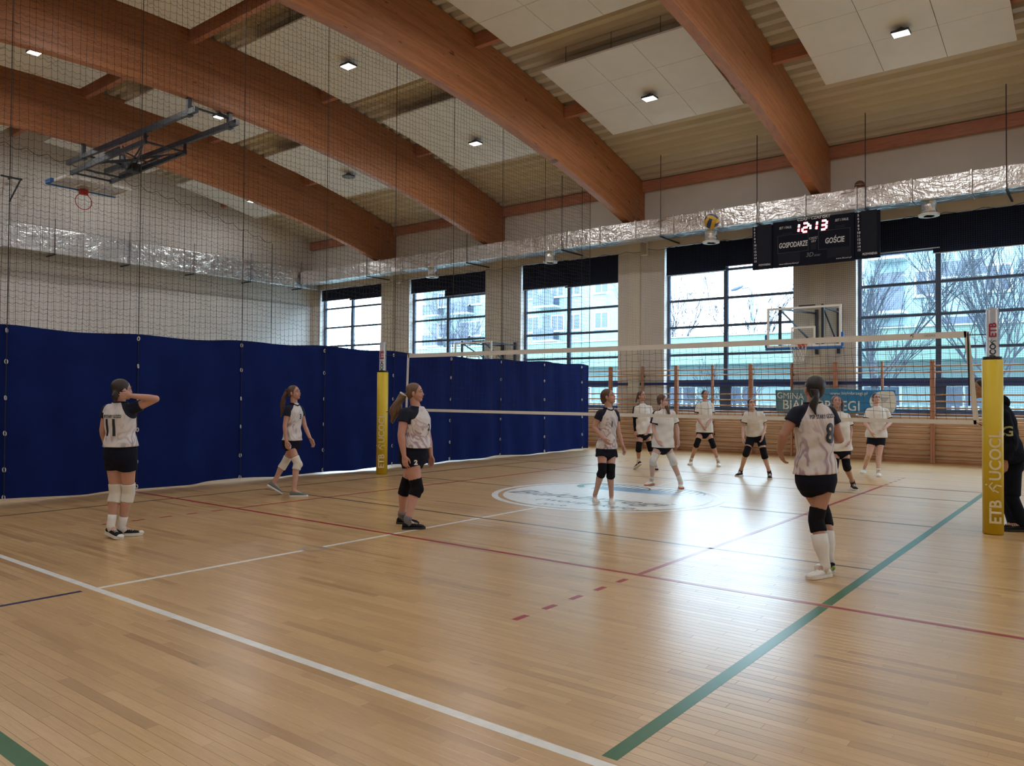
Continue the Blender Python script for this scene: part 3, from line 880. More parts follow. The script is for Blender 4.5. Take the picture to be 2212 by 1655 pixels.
sb_text('www.tablicewynikow.pl', 690, 955, 0.06, M_SBT, shear=0.2, sx=0.86); sb_text('www.3d.com.pl', 1565, 862, 0.06, M_SBT, shear=0.2, sx=0.95)
sb_text('PRZEWINIENIA', 305, 975, 0.075, M_SBT, shear=0.2, bold=0.001, sx=0.62); sb_text('PRZEWINIENIA', 1980, 797, 0.08, M_SBT, shear=0.2, bold=0.001, sx=0.62)
for i in range(12):
    sb_text(str(4 + i), 147 + i * 1.2, 362 + i * 51.0, 0.075, M_SBT, bold=0.002); sb_text(str(4 + i), 1798 + i * 1.2, 132 + i * 55.5, 0.08, M_SBT, bold=0.002)
def sb_rect(c0, c1, mat, name='display_window', yoff=-0.003):
    a = sbo(sbp(*c0)); b = sbo(sbp(*c1))
    MB().box((min(a.x, b.x), yoff, min(a.z, b.z)), (max(a.x, b.x), 0.001, max(a.z, b.z))).build(name, mat, SB)
def sb_frame(c0, c1, w=0.006):
    a = sbo(sbp(*c0)); b = sbo(sbp(*c1)); x0, x1 = a.x, b.x; z0, z1 = min(a.z, b.z), max(a.z, b.z)
    m = MB()
    m.box((x0, -0.0025, z0), (x1, 0.001, z0 + w)); m.box((x0, -0.0025, z1 - w), (x1, 0.001, z1)); m.box((x0, -0.0025, z0), (x0 + w, 0.001, z1)); m.box((x1 - w, -0.0025, z0), (x1, 0.001, z1))
    m.build('display_frame', M_SBL, SB)
sb_rect((190, 350), (405, 935), M_SBW); sb_frame((190, 350), (405, 935)); sb_rect((1845, 120), (2095, 760), M_SBW); sb_frame((1845, 120), (2095, 760))
sb_frame((515, 520), (1000, 745)); sb_frame((1165, 440), (1672, 680))
sb_rect((520, 800), (868, 935), M_SBW); sb_frame((520, 800), (868, 935)); sb_rect((1305, 710), (1680, 825), M_SBW); sb_frame((1305, 710), (1680, 825))
sb_rect((1042, 640), (1128, 722), M_SBW); sb_rect((595, 470), (745, 495), M_SBW); sb_rect((1430, 350), (1585, 372), M_SBW)
# seven-segment digits, white-hot core with red rim
SEG = {'1': 'bc', '2': 'abged', '3': 'abgcd'}
def digit(ch, cx, cy, w, h):
    o = sbo(sbp(cx, cy)); t = 0.028
    segs = {'a': ((-w/2, h/2), (w/2, h/2)), 'b': ((w/2, h/2), (w/2, 0)), 'c': ((w/2, 0), (w/2, -h/2)), 'd': ((-w/2, -h/2), (w/2, -h/2)), 'e': ((-w/2, 0), (-w/2, -h/2)), 'f': ((-w/2, h/2), (-w/2, 0)), 'g': ((-w/2, 0), (w/2, 0))}
    for s in SEG[ch]:
        (xa, za), (xb, zb) = segs[s]
        d = Vector((xb - xa, zb - za)).normalized() * 0.016
        sk = 0.10
        a = (o.x + xa + d.x + sk * (za), -0.006, o.z + za + d.y); b = (o.x + xb - d.x + sk * (zb), -0.006, o.z + zb - d.y)
        MB().bar(a, b, 0.008, t * 1.9, (0, 0, 1) if abs(d.x) > abs(d.y) else (1, 0, 0)).build('digit_rim', M_LED, SB)
        a2 = (a[0], -0.0115, a[2]); b2 = (b[0], -0.0115, b[2])
        MB().bar(a2, b2, 0.004, t * 0.95, (0, 0, 1) if abs(d.x) > abs(d.y) else (1, 0, 0)).build('digit_segment', M_LEDC, SB)
digit('1', 815, 395, 0.12, 0.215); digit('2', 957, 380, 0.135, 0.215); digit('1', 1100, 352, 0.12, 0.215); digit('3', 1250, 340, 0.135, 0.215)
for dy in (-16, 22):
    o = sbo(sbp(1037, 368 + dy)); MB().box((o.x - 0.022, -0.008, o.z - 0.02), (o.x + 0.022, 0, o.z + 0.02)).build('digit_segment', M_LEDC, SB)

# ---- volleyball posts and net
M_YEL = simple('yellow_post_padding', (0.62, 0.45, 0.015), 0.45, 0.0, 0.06, 3.0); M_YTXT = simple('pale_pad_print', (0.70, 0.62, 0.40), 0.5)
M_LOGOR = simple('dark_red_logo', (0.30, 0.02, 0.05), 0.5); M_GREYP = simple('grey_post_paint', (0.40, 0.41, 0.43), 0.35, 0.3)
NY = 10.45
def rrect(hx, hy, r, n=5):
    pts = []
    for cx, cy, a0 in ((hx - r, hy - r, 0), (-hx + r, hy - r, PI / 2), (-hx + r, -hy + r, PI), (hx - r, -hy + r, 1.5 * PI)):
        for i in range(n + 1):
            a = a0 + PI / 2 * i / n; pts.append((cx + r * math.cos(a), cy + r * math.sin(a)))
    return pts
def runner(mb, o, xd, yd, s):
    for a, b, w in (((-0.3, 0.1), (0.2, 0.45), 0.12), ((0.2, 0.45), (0.5, 0.2), 0.10), ((-0.1, 0.2), (0.3, -0.1), 0.13), ((0.3, -0.1), (0.2, -0.5), 0.11), ((-0.1, 0.2), (-0.35, -0.25), 0.12), ((0.25, 0.65), (0.35, 0.7), 0.16)):
        d = Vector((b[0] - a[0], b[1] - a[1])).normalized(); nn = Vector((-d.y, d.x)) * w / 2
        q = [Vector(a) + nn, Vector(a) - nn, Vector(b) - nn, Vector(b) + nn]
        mb.add([Vector(o) + Vector(xd) * (p.x * s) + Vector(yd) * (p.y * s) for p in q], [(0, 1, 2, 3)])
def post(px, label, yaw):
    t = thing('volleyball_post', label, 'net post', (px, NY, 0), yaw)
    MB().prism(rrect(0.06, 0.075, 0.04), 2, 0, 2.58).build('post_tube', M_GREYP, t, True)
    MB().box((0.061, -0.012, 1.6), (0.064, 0.012, 2.56)).build('slider_slot', M_BLACK, t)
    MB().prism(rrect(0.052, 0.067, 0.035), 2, 2.58, 2.595).build('post_cap', M_ALU, t)
    p1 = MB().prism(rrect(0.104, 0.115, 0.085, 8), 2, 0.005, 2.0).build('pad', M_YEL, t, True)
    MB().box((0.100, -0.004, 0.02), (0.106, 0.004, 1.99)).build('pad_seam', M_BLACK, p1)
    MB().prism(rrect(0.094, 0.105, 0.075, 8), 2, 2.0, 2.035).build('pad_collar', M_BLACK, p1)
    # lettering runs up the face turned to the camera side
    put_text('lettering', 'ETB', 0.165, M_YTXT, (0.018, -0.118, 0.26), (0, 0, 1), (-1, 0, 0), p1, bold=0.004)
    m = MB(); runner(m, (0.01, -0.118, 0.53), (0, 0, 1), (-1, 0, 0), 0.13); m.build('runner_mark', M_YTXT, p1)
    put_text('lettering', 'UCOCL', 0.165, M_YTXT, (0.018, -0.118, 0.90), (0, 0, 1), (-1, 0, 0), p1, bold=0.004)
    put_text('lettering', 'ETB', 0.10, M_LOGOR, (0.0, -0.0765, 2.34), (0, 0, 1), (-1, 0, 0), t, bold=0.004)
    m = MB(); runner(m, (0.0, -0.0765, 2.20), (0, 0, 1), (-1, 0, 0), 0.06); m.build('runner_mark', M_BLACK, t)
    put_text('lettering', 'UCO', 0.085, M_STEEL, (0.0, -0.0765, 2.09), (0, 0, 1), (-1, 0, 0), t, bold=0.003)
    return t
post(-11.39, 'yellow padded volleyball post beside the blue curtain', math.radians(35))
post(-1.11, 'yellow padded volleyball post in front of a man in black', math.radians(12))
M_TAPE = simple('white_net_tape', (0.70, 0.69, 0.65), 0.6, 0.0, 0.05, 8.0, 0.2, 120, 0.001)
VN = thing('volleyball_net', 'black volleyball net with white tapes stretched between the yellow posts', 'net', (-6.2, NY, 1.25))
def vo(x, z): return (x + 6.2, 0, z - 1.25)
NXL, NXR, NZB, NZT = -10.68, -1.37, 1.25, 2.345
def sag(x): return -0.012 * (1 - ((x + 6.0) / 4.7) ** 2)
def right_edge(z): return NXR + 0.10 * (NZT - z) / (NZT - NZB)
def left_edge(z): return NXL - 0.04 * (NZT - z) / (NZT - NZB)
def band(name, pts, w, vertical=False):
    mb = MB(); rings = []
    for p in pts:
        x, _, z = p
        if vertical: rings.append([(x - w/2, -0.004, z), (x + w/2, -0.004, z), (x + w/2, 0.004, z), (x - w/2, 0.004, z)])
        else: rings.append([(x, -0.004, z - w/2), (x, -0.004, z + w/2), (x, 0.004, z + w/2), (x, 0.004, z - w/2)])
    mb.loft(rings); return mb.build(name, M_TAPE, VN)
xs = [NXL + (NXR - NXL) * i / 40 for i in range(41)]
TB = band('top_tape', [vo(x, NZT - 0.035 + sag(x)) for x in xs], 0.075)
m = MB(); runner(m, vo(-1.95, NZT - 0.03), (0.05, 0, 0), (0, 0, 0.05), 1.0); o = m.build('runner_mark', M_BLACK, TB)
for v in o.data.vertices: v.co.y = -0.0055
put_text('lettering', 'UCOCL', 0.035, M_BLACK, (4.45, -0.0055, NZT - 0.035 - 1.25), (1, 0, 0), (0, 0, 1), TB)
band('bottom_tape', [vo(left_edge(NZB) + (right_edge(NZB) - left_edge(NZB)) * i / 40, NZB + 0.025 + 0.5 * sag(xs[i])) for i in range(41)], 0.05)
band('side_tape', [vo(left_edge(NZB + (NZT - NZB) * i / 8), NZB + (NZT - NZB) * i / 8) for i in range(9)], 0.05, True)
band('side_tape', [vo(right_edge(NZB + (NZT - NZB) * i / 8), NZB + (NZT - NZB) * i / 8) for i in range(9)], 0.055, True)
lines = []; axs = []
nv = 94
for i in range(1, nv):
    f = i / nv; pts = []
    for j in range(9):
        z = NZB + 0.04 + (NZT - NZB - 0.09) * j / 8
        pts.append((left_edge(z) + (right_edge(z) - left_edge(z)) * f + 6.2 + rng.uniform(-0.006, 0.006), 0, z - 1.25))
    lines.append(pts); axs.append(2)
for j in range(1, 10):
    pts = []
    for i in range(0, nv * 1 + 1):
        z = NZB + 0.04 + (NZT - NZB - 0.09) * j / 10 + 0.008 * math.sin(i * 1.9 + j * 2.2) + rng.uniform(-0.004, 0.004)
        pts.append((left_edge(z) + (right_edge(z) - left_edge(z)) * i / nv + 6.2, 0, z - 1.25))
    lines.append(pts); axs.append(0)
threads('netting', lines, 0.0023, M_BLACK, VN, axs)
for a, b in (((-11.33, 2.33), (-10.68, 2.33)), ((-1.37, 2.30), (-1.17, 2.30)), ((-1.27, 1.27), (-1.14, 1.20)), ((-10.72, 1.27), (-11.33, 1.22))):
    MB().tube([vo(*a), vo(*b)], 0.006, 6).build('tension_rope', M_BLACK, VN)
MB().tube([vo(-1.355, 2.33), (4.855, -0.02, 0.7), (4.86, -0.02, 0.22)], 0.009, 6).build('loose_strap', M_BLACK, VN)

# ---- volleyball in flight: 18 strips on a core
BALL = thing('volleyball', 'blue and yellow volleyball in flight above the net', 'ball', (-4.37, 10.05, 3.975 - 0.105))
M_BY = simple('yellow_ball_leather', (0.62, 0.40, 0.03), 0.5); M_BB = simple('blue_ball_leather', (0.015, 0.035, 0.16), 0.5)
MB().sph((0, 0, 0.105), 0.100, 20, 14).build('ball_core', M_BB, BALL, True)
Rb = Matrix.Rotation(0.6, 3, 'X') @ Matrix.Rotation(0.5, 3, 'Y')
for fi in range(6):
    ax = fi // 2; sg = 1 if fi % 2 else -1
    for si in range(3):
        vs = []; nU, nV = 8, 3
        for a in range(nU + 1):
            for b2 in range(nV + 1):
                u = -0.97 + 1.94 * a / nU; v = -1 + 2 * (si + 0.03 + 0.94 * b2 / nV) / 3
                p = [0, 0, 0]; p[ax] = sg; p[(ax + 1) % 3] = math.tan(u * PI / 4); p[(ax + 2) % 3] = math.tan(v * PI / 4)
                q = Rb @ (Vector(p).normalized() * 0.105); vs.append(q + Vector((0, 0, 0.105)))
        fs = [(a * (nV + 1) + b2, (a + 1) * (nV + 1) + b2, (a + 1) * (nV + 1) + b2 + 1, a * (nV + 1) + b2 + 1) for a in range(nU) for b2 in range(nV)]
        if sg < 0: fs = [tuple(reversed(f)) for f in fs]
        MB().add(vs, fs).build('ball_strip', M_BY if (si != 1 if fi % 3 else si == 1) else M_BB, BALL, True)

# ---- wall bars
UPX = [on_y((px, 780), 20.97).x for px in (1318, 2014)]
step = (UPX[1] - UPX[0]) / 8.0
RUNGS = [2.36, 2.21, 1.66, 1.50, 1.34, 1.18, 1.02, 0.87, 0.73, 0.59, 0.46, 0.33, 0.20]
for k in range(-2, 10):
    xa = UPX[0] + 2 * step * (k / 1.0)
    if k > 6: continue
    t = thing('wall_bars', 'double wooden wall-bar unit, %s from the blue curtain along the window wall' % ORD[k + 2], 'wall bars', (xa, 20.97, 0), 0, 'wall bars along the window wall')
    w = 2 * step
    for x, ww in ((0.025, 0.05), (step, 0.045), (w - 0.025, 0.05)):
        MB().box((x - ww / 2, -0.02, 0), (x + ww / 2, 0.09, 2.50)).build('upright', M_UPR, t, bevel=0.005)
    for z in RUNGS:
        for x0, x1 in ((0.05, step - 0.0225), (step + 0.0225, w - 0.05)):
            MB().tube([(x0, 0.035 if z < 2.3 else 0.0, z), (x1, 0.035 if z < 2.3 else 0.0, z)], 0.018, 8).build('rung', M_BAR, t, True)
    for z in (0.5, 2.2):
        MB().box((step - 0.02, 0.09, z - 0.04), (step + 0.02, Y1 - 20.97 - 0.06, z + 0.04)).build('wall_bracket', M_STEEL, t)
# wood facing behind the bars
o = MB().box((UPX[0] - 4.0, Y1 - 0.03, 0.1), (3.6, Y1, 1.10)).build('trim_2', wood_mat('pine_facing', (0.58, 0.41, 0.26), (0.64, 0.46, 0.30), (0.69, 0.50, 0.34), 'X', 0.6, 0.6)); struct(o, 'pale timber facing behind the wall bars')

# ---- banner tied to the wall bars
BNY = 20.90
BA = thing('banner', 'blue sponsor banner reading Gmina Białobrzegi tied to the wall bars', 'banner', (-5.7, BNY, 1.1))
def bp(px, py, y=BNY): P = on_y((px, py), BNY); return Vector((P.x + 5.7, y - BNY, P.z - 1.1))
def ban_mat():
    t = NT('blue_banner_vinyl')
    x = t.sep(t.obj())[0]
    c = t.ramp(t.math('MULTIPLY', t.math('ADD', x, 1.4), 0.357), [(0.0, (0.10, 0.20, 0.25)), (0.3, (0.09, 0.22, 0.33)), (0.5, (0.03, 0.21, 0.45)), (0.78, (0.02, 0.20, 0.48)), (1.0, (0.02, 0.2, 0.48))])
    t.set(c, 0.4, 0, 0.4); return t.m
pts_t = [(1675, 843), (1740, 842), (1800, 840), (1880, 843), (1934, 843)]; pts_b = [(1677, 889), (1740, 890), (1800, 891), (1880, 892), (1935, 893)]
mb = MB(); tv = [bp(*p) for p in pts_t]; bv = [bp(*p) for p in pts_b]
mb.add([v for v in tv] + [v for v in bv] + [v + Vector((0, 0.004, 0)) for v in tv + bv], [(i + 5, i + 6, i + 1, i) for i in range(4)] + [(i + 10, i + 11, i + 16, i + 15) for i in range(4)])
mb.build('banner_sheet', ban_mat(), BA)
M_BW = simple('banner_white_print', (0.72, 0.74, 0.72), 0.5); M_BG = simple('banner_grey_print', (0.25, 0.32, 0.36), 0.5)
c = bp(1909, 868); e = MB()
e.add([(c.x - 0.33 * math.cos(a) if math.cos(a) > 0 else c.x - 0.0 + 0.285 * -math.cos(a), -0.003, c.z + 0.262 * math.sin(a) if math.cos(a) > 0 else c.z + 0.262 * math.copysign(min(1, abs(math.sin(a)) * 1.6), math.sin(a))) for a in [2 * PI * i / 40 for i in range(40)]], [tuple(range(40))])
e.build('banner_badge', M_BW, BA)
put_text('lettering', 'GMINA', 0.235, M_BW, bp(1707, 856) + Vector((0, -0.003, 0)), (1, 0, -0.05), (0, 0, 1), BA, sx=0.95)
put_text('lettering', 'BIAŁOBRZEGI', 0.36, M_BW, bp(1772, 877) + Vector((0, -0.003, 0)), (1, 0, -0.01), (0, 0, 1), BA, bold=0.002, sx=0.90)
put_text('lettering', 'www.bialobrzegi.pl', 0.12, M_BW, bp(1833, 850) + Vector((0, -0.003, 0)), (1, 0, 0), (0, 0, 1), BA)
m = MB()
for k in range(5):
    q = bp(1912, 860 + k * 2.2); m.box((q.x - 0.16 + 0.03 * k, -0.006, q.z), (q.x + 0.10 - 0.02 * k, -0.004, q.z + 0.014))
m.build('badge_mark', M_BG, BA)
put_text('lettering', 'Białobrzegi', 0.085, M_BG, bp(1914, 882) + Vector((0, -0.005, 0)), (1, 0, 0), (0, 0, 1), BA, shear=0.3)

# ---- wall-mounted basketball boards
M_RED = simple('red_rim_paint', (0.50, 0.03, 0.02), 0.4); M_PADB = simple('blue_board_padding', (0.02, 0.13, 0.42), 0.5)
M_ACR = glass_mat()
def board_set(name, label, xc, yb, zb, w, h, wall_dx):
    t = thing(name, label, 'basketball hoop', (xc, yb, zb))
    def frame(parent, nm, x0, x1, z0, z1, wd, y0, y1, mat):
        m = MB(); m.box((x0, y0, z0), (x1, y1, z0 + wd)); m.box((x0, y0, z1 - wd), (x1, y1, z1)); m.box((x0, y0, z0 + wd), (x0 + wd, y1, z1 - wd)); m.box((x1 - wd, y0, z0 + wd), (x1, y1, z1 - wd))
        return m.build(nm, mat, parent)
    bd = frame(t, 'board_frame', -w/2, w/2, 0, h, 0.05, -0.02, 0.02, M_WHITE)
    MB().add([(-w/2 + .05, 0, .05), (w/2 - .05, 0, .05), (w/2 - .05, 0, h - .05), (-w/2 + .05, 0, h - .05)], [(0, 1, 2, 3)]).build('board_glass', M_ACR, bd)
    frame(bd, 'target_square', -0.295, 0.295, 0.05, 0.50, 0.045, -0.012, -0.004, M_WHITE)
    m = MB(); m.box((-w/2 - 0.04, -0.04, -0.07), (w/2 + 0.04, 0.05, 0.0)); m.box((w/2, -0.04, 0.0), (w/2 + 0.05, 0.05, 0.33)); m.box((-w/2 - 0.05, -0.04, 0.0), (-w/2, 0.05, 0.33)); m.build('edge_padding', M_PADB, t, bevel=0.01)
    hp = MB().box((-0.10, -0.12, -0.02), (0.10, -0.02, 0.10)).build('hoop_bracket', M_RED, t, bevel=0.01)
    ring = [(0.225 * math.cos(a), -0.38 + 0.225 * math.sin(a), 0.06) for a in [2 * PI * i / 32 for i in range(32)]]
    MB().tube(ring, 0.010, 8, closed=True).build('hoop_ring', M_RED, hp, True)
    ls = []; ax_ = []
    for i in range(12):
        for s in (1, -1):
            pts = []
            for j in range(6):
                r = 0.225 - 0.10 * (j / 5) ** 0.7; a = 2 * PI * i / 12 + s * j * 0.26
                pts.append((r * math.cos(a), -0.38 + r * math.sin(a), 0.05 - 0.085 * j))
            ls.append(pts); ax_.append(2)
    threads('hoop_net', ls, 0.0035, M_TAPE, t, ax_)
    bk = Y1 - yb
    for x in (-w * 0.33, w * 0.25):
        m = MB(); m.box((x - 0.03, 0.03, -0.05), (x + 0.03, 0.09, h + 0.04)); m.build('back_post', M_STEEL, t)
    MB().box((-w * 0.33, 0.09, h - 0.04), (w * 0.25, 0.13, h)).build('cross_bar', M_STEEL, t); MB().box((-w * 0.33, 0.09, 0.02), (w * 0.25, 0.13, 0.06)).build('cross_bar', M_STEEL, t)
    for sx, wx in ((-w * 0.33, wall_dx - 0.2), (w * 0.25, wall_dx + 0.35)):
        for z in (0.05, h - 0.02): MB().bar((sx, 0.09, z), (wx, bk - 0.05, z), 0.045, 0.045).build('swing_arm', M_STEEL, t)
        MB().bar((sx, 0.12, h - 0.05), (wx, bk - 0.08, 0.08), 0.035, 0.035).build('diagonal_brace', M_STEEL, t)
        MB().box((wx - 0.04, bk - 0.12, -0.1), (wx + 0.04, bk - 0.06, h + 0.08)).build('wall_post', M_STEEL, t)
    MB().box((-0.15, 0.13, h - 0.02), (0.25, 0.25, h + 0.05)).build('winch_box', M_BLACK, t)
    return t
board_set('wall_basketball_hoop', 'glass basketball backboard with white frame hung below the scoreboard', -6.07, 19.5, 2.83, 1.80, 1.0, 0.05)
board_set('wall_basketball_hoop', 'low basketball backboard rising just above the blue curtain', -16.70, 19.3, 2.38, 1.62, 0.97, 0.0)

# ---- folded ceiling basketball unit in the far half
CB = thing('ceiling_basketball_hoop', 'folded dark ceiling-hung basketball unit with red rim beyond the netting', 'basketball hoop', (-19.7, 9.95, 6.9))
def co(x, y, z): return (x + 19.7, y - 9.95, z - 6.9)
for ry in (9.45, 10.50):
    MB().bar(co(-23.5, ry, 8.12), co(-16.65, ry, 8.12), 0.09, 0.13).build('rail', M_STEEL, CB)
    for rx in (-22.5, -17.0):
        MB().bar(co(rx, ry, 8.12), co(rx, ry, z_bot(ry) + 0.005), 0.10, 0.10, (1, 0, 0)).build('drop_post', M_STEEL, CB)
        MB().box(co(rx - 0.09, ry - 0.07, 8.03), co(rx + 0.09, ry + 0.07, 8.06)).build('clamp_plate', M_STEEL, CB)
    MB().bar(co(-19.05, ry, 8.06), co(-19.05, ry, 7.84), 0.07, 0.05, (1, 0, 0)).build('pivot_hanger', M_STEEL, CB)
    MB().bar(co(-19.0, ry, 7.85), co(-22.40, ry - 0.35, 7.55), 0.07, 0.11).build('fold_arm', M_STEEL, CB)
    MB().bar(co(-20.4, ry, 7.95), co(-22.6, ry, 7.86), 0.06, 0.07).build('fold_arm', M_STEEL, CB)
for x, z, dy in ((-17.0, 8.28, 0.0), (-19.05, 7.85, 0.0), (-21.9, 7.60, -0.30), (-22.35, 7.56, -0.35), (-22.5, 8.16, 0.0)):
    MB().tube([co(x, 9.45 + dy, z), co(x, 10.50 + dy, z)], 0.028, 8).build('cross_tube', M_STEEL, CB)
for a, b in (((-19.1, 9.45, 7.84), (-21.4, 10.3, 7.64)), ((-19.1, 10.5, 7.84), (-21.4, 9.2, 7.64)), ((-20.2, 9.45, 7.95), (-22.2, 10.5, 7.88)), ((-20.2, 10.5, 7.95), (-22.2, 9.45, 7.88)), ((-19.2, 9.6, 8.06), (-20.9, 9.9, 7.6)), ((-21.0, 9.5, 7.68), (-21.0, 10.5, 8.05)), ((-20.5, 9.45, 7.95), (-20.5, 10.5, 7.72))):
    MB().tube([co(*a), co(*b)], 0.022, 8).build('brace_tube', M_STEEL, CB)
MB().box(co(-20.9, 9.9, 7.50), co(-20.6, 10.15, 7.72)).build('winch_box', M_BLACK, CB)
BZ = 7.44
CBB = MB().box(co(-23.38, 8.99, BZ), co(-22.41, 10.69, BZ + 0.03)).build('backboard', simple('milky_board', (0.40, 0.40, 0.45), 0.25), CB)
m = MB(); m.box(co(-22.41, 8.94, BZ - 0.02), co(-22.34, 10.74, BZ + 0.04)); m.box(co(-23.45, 8.94, BZ - 0.02), co(-23.38, 10.74, BZ + 0.04)); m.box(co(-23.38, 8.94, BZ - 0.02), co(-22.41, 8.99, BZ + 0.04)); m.box(co(-23.38, 10.69, BZ - 0.02), co(-22.41, 10.74, BZ + 0.04)); m.build('board_frame', M_WHITE, CBB)
m = MB(); m.box(co(-23.33, 9.55, BZ - 0.012), co(-22.9, 9.60, BZ - 0.001)); m.box(co(-23.33, 10.09, BZ - 0.012), co(-22.9, 10.14, BZ - 0.001)); m.box(co(-22.95, 9.60, BZ - 0.012), co(-22.9, 10.09, BZ - 0.001)); m.build('target_square', M_WHITE, CBB)
m = MB(); m.box(co(-23.53, 8.90, BZ - 0.05), co(-23.45, 10.78, BZ + 0.05)); m.box(co(-23.45, 8.86, BZ - 0.05), co(-23.1, 8.94, BZ + 0.06)); m.build('edge_padding', M_PADB, CB)
hp = MB().box(co(-23.44, 9.74, BZ - 0.17), co(-23.30, 9.94, BZ - 0.02)).build('hoop_bracket', M_RED, CB)
ring = [co(-23.36, 9.84 + 0.225 * math.cos(a), BZ - 0.37 + 0.225 * math.sin(a)) for a in [2 * PI * i / 32 for i in range(32)]]
MB().tube(ring, 0.012, 8, closed=True).build('hoop_ring', M_RED, hp, True)
# dark pulley brackets high on the walls
for q, X, lab in (((25, 385), X0 + 0.3, 'dark steel pulley bracket high on the plain end wall'), ((645, 515), None, 'dark steel pulley bracket in the corner below the purlin')):
    P = on_x(q, X) if X else on_y(q, Y1 - 0.35)
    t = thing('pulley_bracket', lab, 'bracket', P)
    MB().bar((0, -0.30, 0.02), (0, 0.30, 0.02), 0.04, 0.05).build('bracket_arm', M_STEEL, t)
    MB().bar((0, 0.25, 0.0), (0, -0.05, -0.75), 0.04, 0.04, (1, 0, 0)).build('bracket_strut', M_STEEL, t)
    MB().bar((-0.26 if X else 0, 0 if X else 0.30, 0.02), (0, 0, 0.02), 0.04, 0.05).build('wall_stub', M_STEEL, t)
# ================================================================== outside the windows
GZ = -0.25
def ground_mat():
    t = NT('pale_winter_ground')
    t.set(t.ramp(t.noise(t.pos(), 0.2, 4)[0], [(0.3, (0.20, 0.24, 0.22)), (0.7, (0.33, 0.38, 0.38))]), 0.9); return t.m
o = MB().box((-160, Y1 + 0.45, GZ - 0.2), (80, 160, GZ)).build('ground_outside', ground_mat()); struct(o, 'pale ground outside the windows')
M_BLDG = plaster('pale_block_render', (0.20, 0.285, 0.295)); M_BLDG2 = plaster('blue_grey_block_render', (0.22, 0.32, 0.35)); M_MINT = plaster('mint_low_building', (0.20, 0.31, 0.27))
M_BGLASS = simple('dark_far_glass', (0.06, 0.085, 0.125), 0.15); M_BFR = simple('white_far_frame', (0.42, 0.48, 0.48), 0.5); M_BALC = simple('grey_balcony_panel', (0.085, 0.105, 0.15), 0.7)
def block(label, x0, x1, y0, y1, h, mat, cols, floors, balc, f0=1.6, fh=2.8, ww=1.3, wh=1.35, group=None):
    t = thing('apartment_block', label, 'building', ((x0 + x1) / 2, y0, GZ))
    ox, oy = (x0 + x1) / 2, y0
    MB().box((x0 - ox, 0, 0), (x1 - ox, y1 - y0, h)).build('block_wall', mat, t)
    MB().box((x0 - ox - 0.2, -0.2, h), (x1 - ox + 0.2, y1 - y0 + 0.2, h + 0.3)).build('roof_edge', M_BFR, t)
    for f in range(floors):
        z = f0 + fh * f
        for c in cols:
            w = MB().box((c - ox - ww / 2, -0.05, z), (c - ox + ww / 2, 0.02, z + wh)).build('window', M_BFR, t)
            m = MB(); m.box((c - ox - ww / 2 + 0.1, -0.07, z + 0.1), (c - ox - 0.05, -0.045, z + wh - 0.1)); m.build('pane', M_BGLASS, w)
            m = MB(); m.box((c - ox + 0.05, -0.07, z + 0.1), (c - ox + ww / 2 - 0.1, -0.045, z + wh - 0.1)); m.build('pane', M_BGLASS, w)
            MB().box((c - ox - ww / 2 - 0.1, -0.12, z - 0.08), (c - ox + ww / 2 + 0.1, 0.0, z)).build('window_sill', M_BFR, w)
        for bx0, bx1 in balc:
            b = MB().box((bx0 - ox, -1.1, z - 0.9), (bx1 - ox, 0, z - 0.75)).build('balcony', M_BFR, t)
            MB().box((bx0 - ox, -1.1, z - 0.75), (bx1 - ox, -1.04, z + 0.2)).build('balcony_panel', M_BALC, b)
            MB().box((bx0 - ox + 0.2, -0.04, z - 0.7), (bx1 - ox - 0.2, 0.02, z + wh)).build('balcony_door', M_BGLASS, b)
    return t
YA = 52.0
def xa_(px): return on_y((px, 640), YA).x
block('pale apartment block with white window frames beyond the left windows', xa_(915), on_y((1447, 640), YA + 11).x, YA, YA + 11, 15.5, M_BLDG,
      [xa_(p) for p in (958, 1005, 1028, 1080, 1152, 1205, 1240, 1300)], 5, [(xa_(930), xa_(962)), (xa_(985), xa_(1027)), (xa_(1168), xa_(1212))])
YBk = 44.0
def xb_(px): return on_y((px, 640), YBk).x
block('blue-grey apartment block with grey balconies beyond the window by the post', xb_(1866), xb_(1866) + 34, YBk, YBk + 11, 15.5, M_BLDG2,
      [xb_(p) for p in (2005, 2155, 2250, 2380)], 5, [(xb_(1886), xb_(1962)), (xb_(2215), xb_(2290))], 1.5, 2.8, 1.25, 1.35)
B2 = bpy.data.objects.get('apartment_block.001')
for f in range(5):        # narrow stairwell lights
    z = 2.4 + 2.8 * f; xx = xb_(2080) - B2.location.x
    w = MB().box((xx - 0.95, -0.06, z), (xx + 0.95, 0.0, z + 0.75)).build('stair_window', M_BGLASS, B2)
    MB().box((xx - 1.05, -0.12, z - 0.1), (xx + 1.05, 0.0, z)).build('window_sill', M_BFR, w)
YLo = 33.0
xl, xr = on_y((840, 700), YLo).x, 12.0
LB = thing('low_pavilion', 'long mint-green flat-roofed building just outside the windows', 'building', ((xl + xr) / 2, YLo, GZ))
ox = (xl + xr) / 2; zt_ = on_y((1600, 724), YLo).z - GZ
MB().box((xl - ox, 0.8, 0), (xr - ox, 3.4, zt_ - 1.1)).build('pavilion_wall', M_BLDG, LB)
MB().box((xl - ox - 0.3, 0, zt_ - 1.25), (xr - ox + 0.3, 3.7, zt_)).build('roof_band', M_MINT, LB)
MB().box((xl - ox - 0.35, -0.05, zt_), (xr - ox + 0.35, 3.75, zt_ + 0.06)).build('roof_capping', M_BFR, LB)
x = xl + 1.2
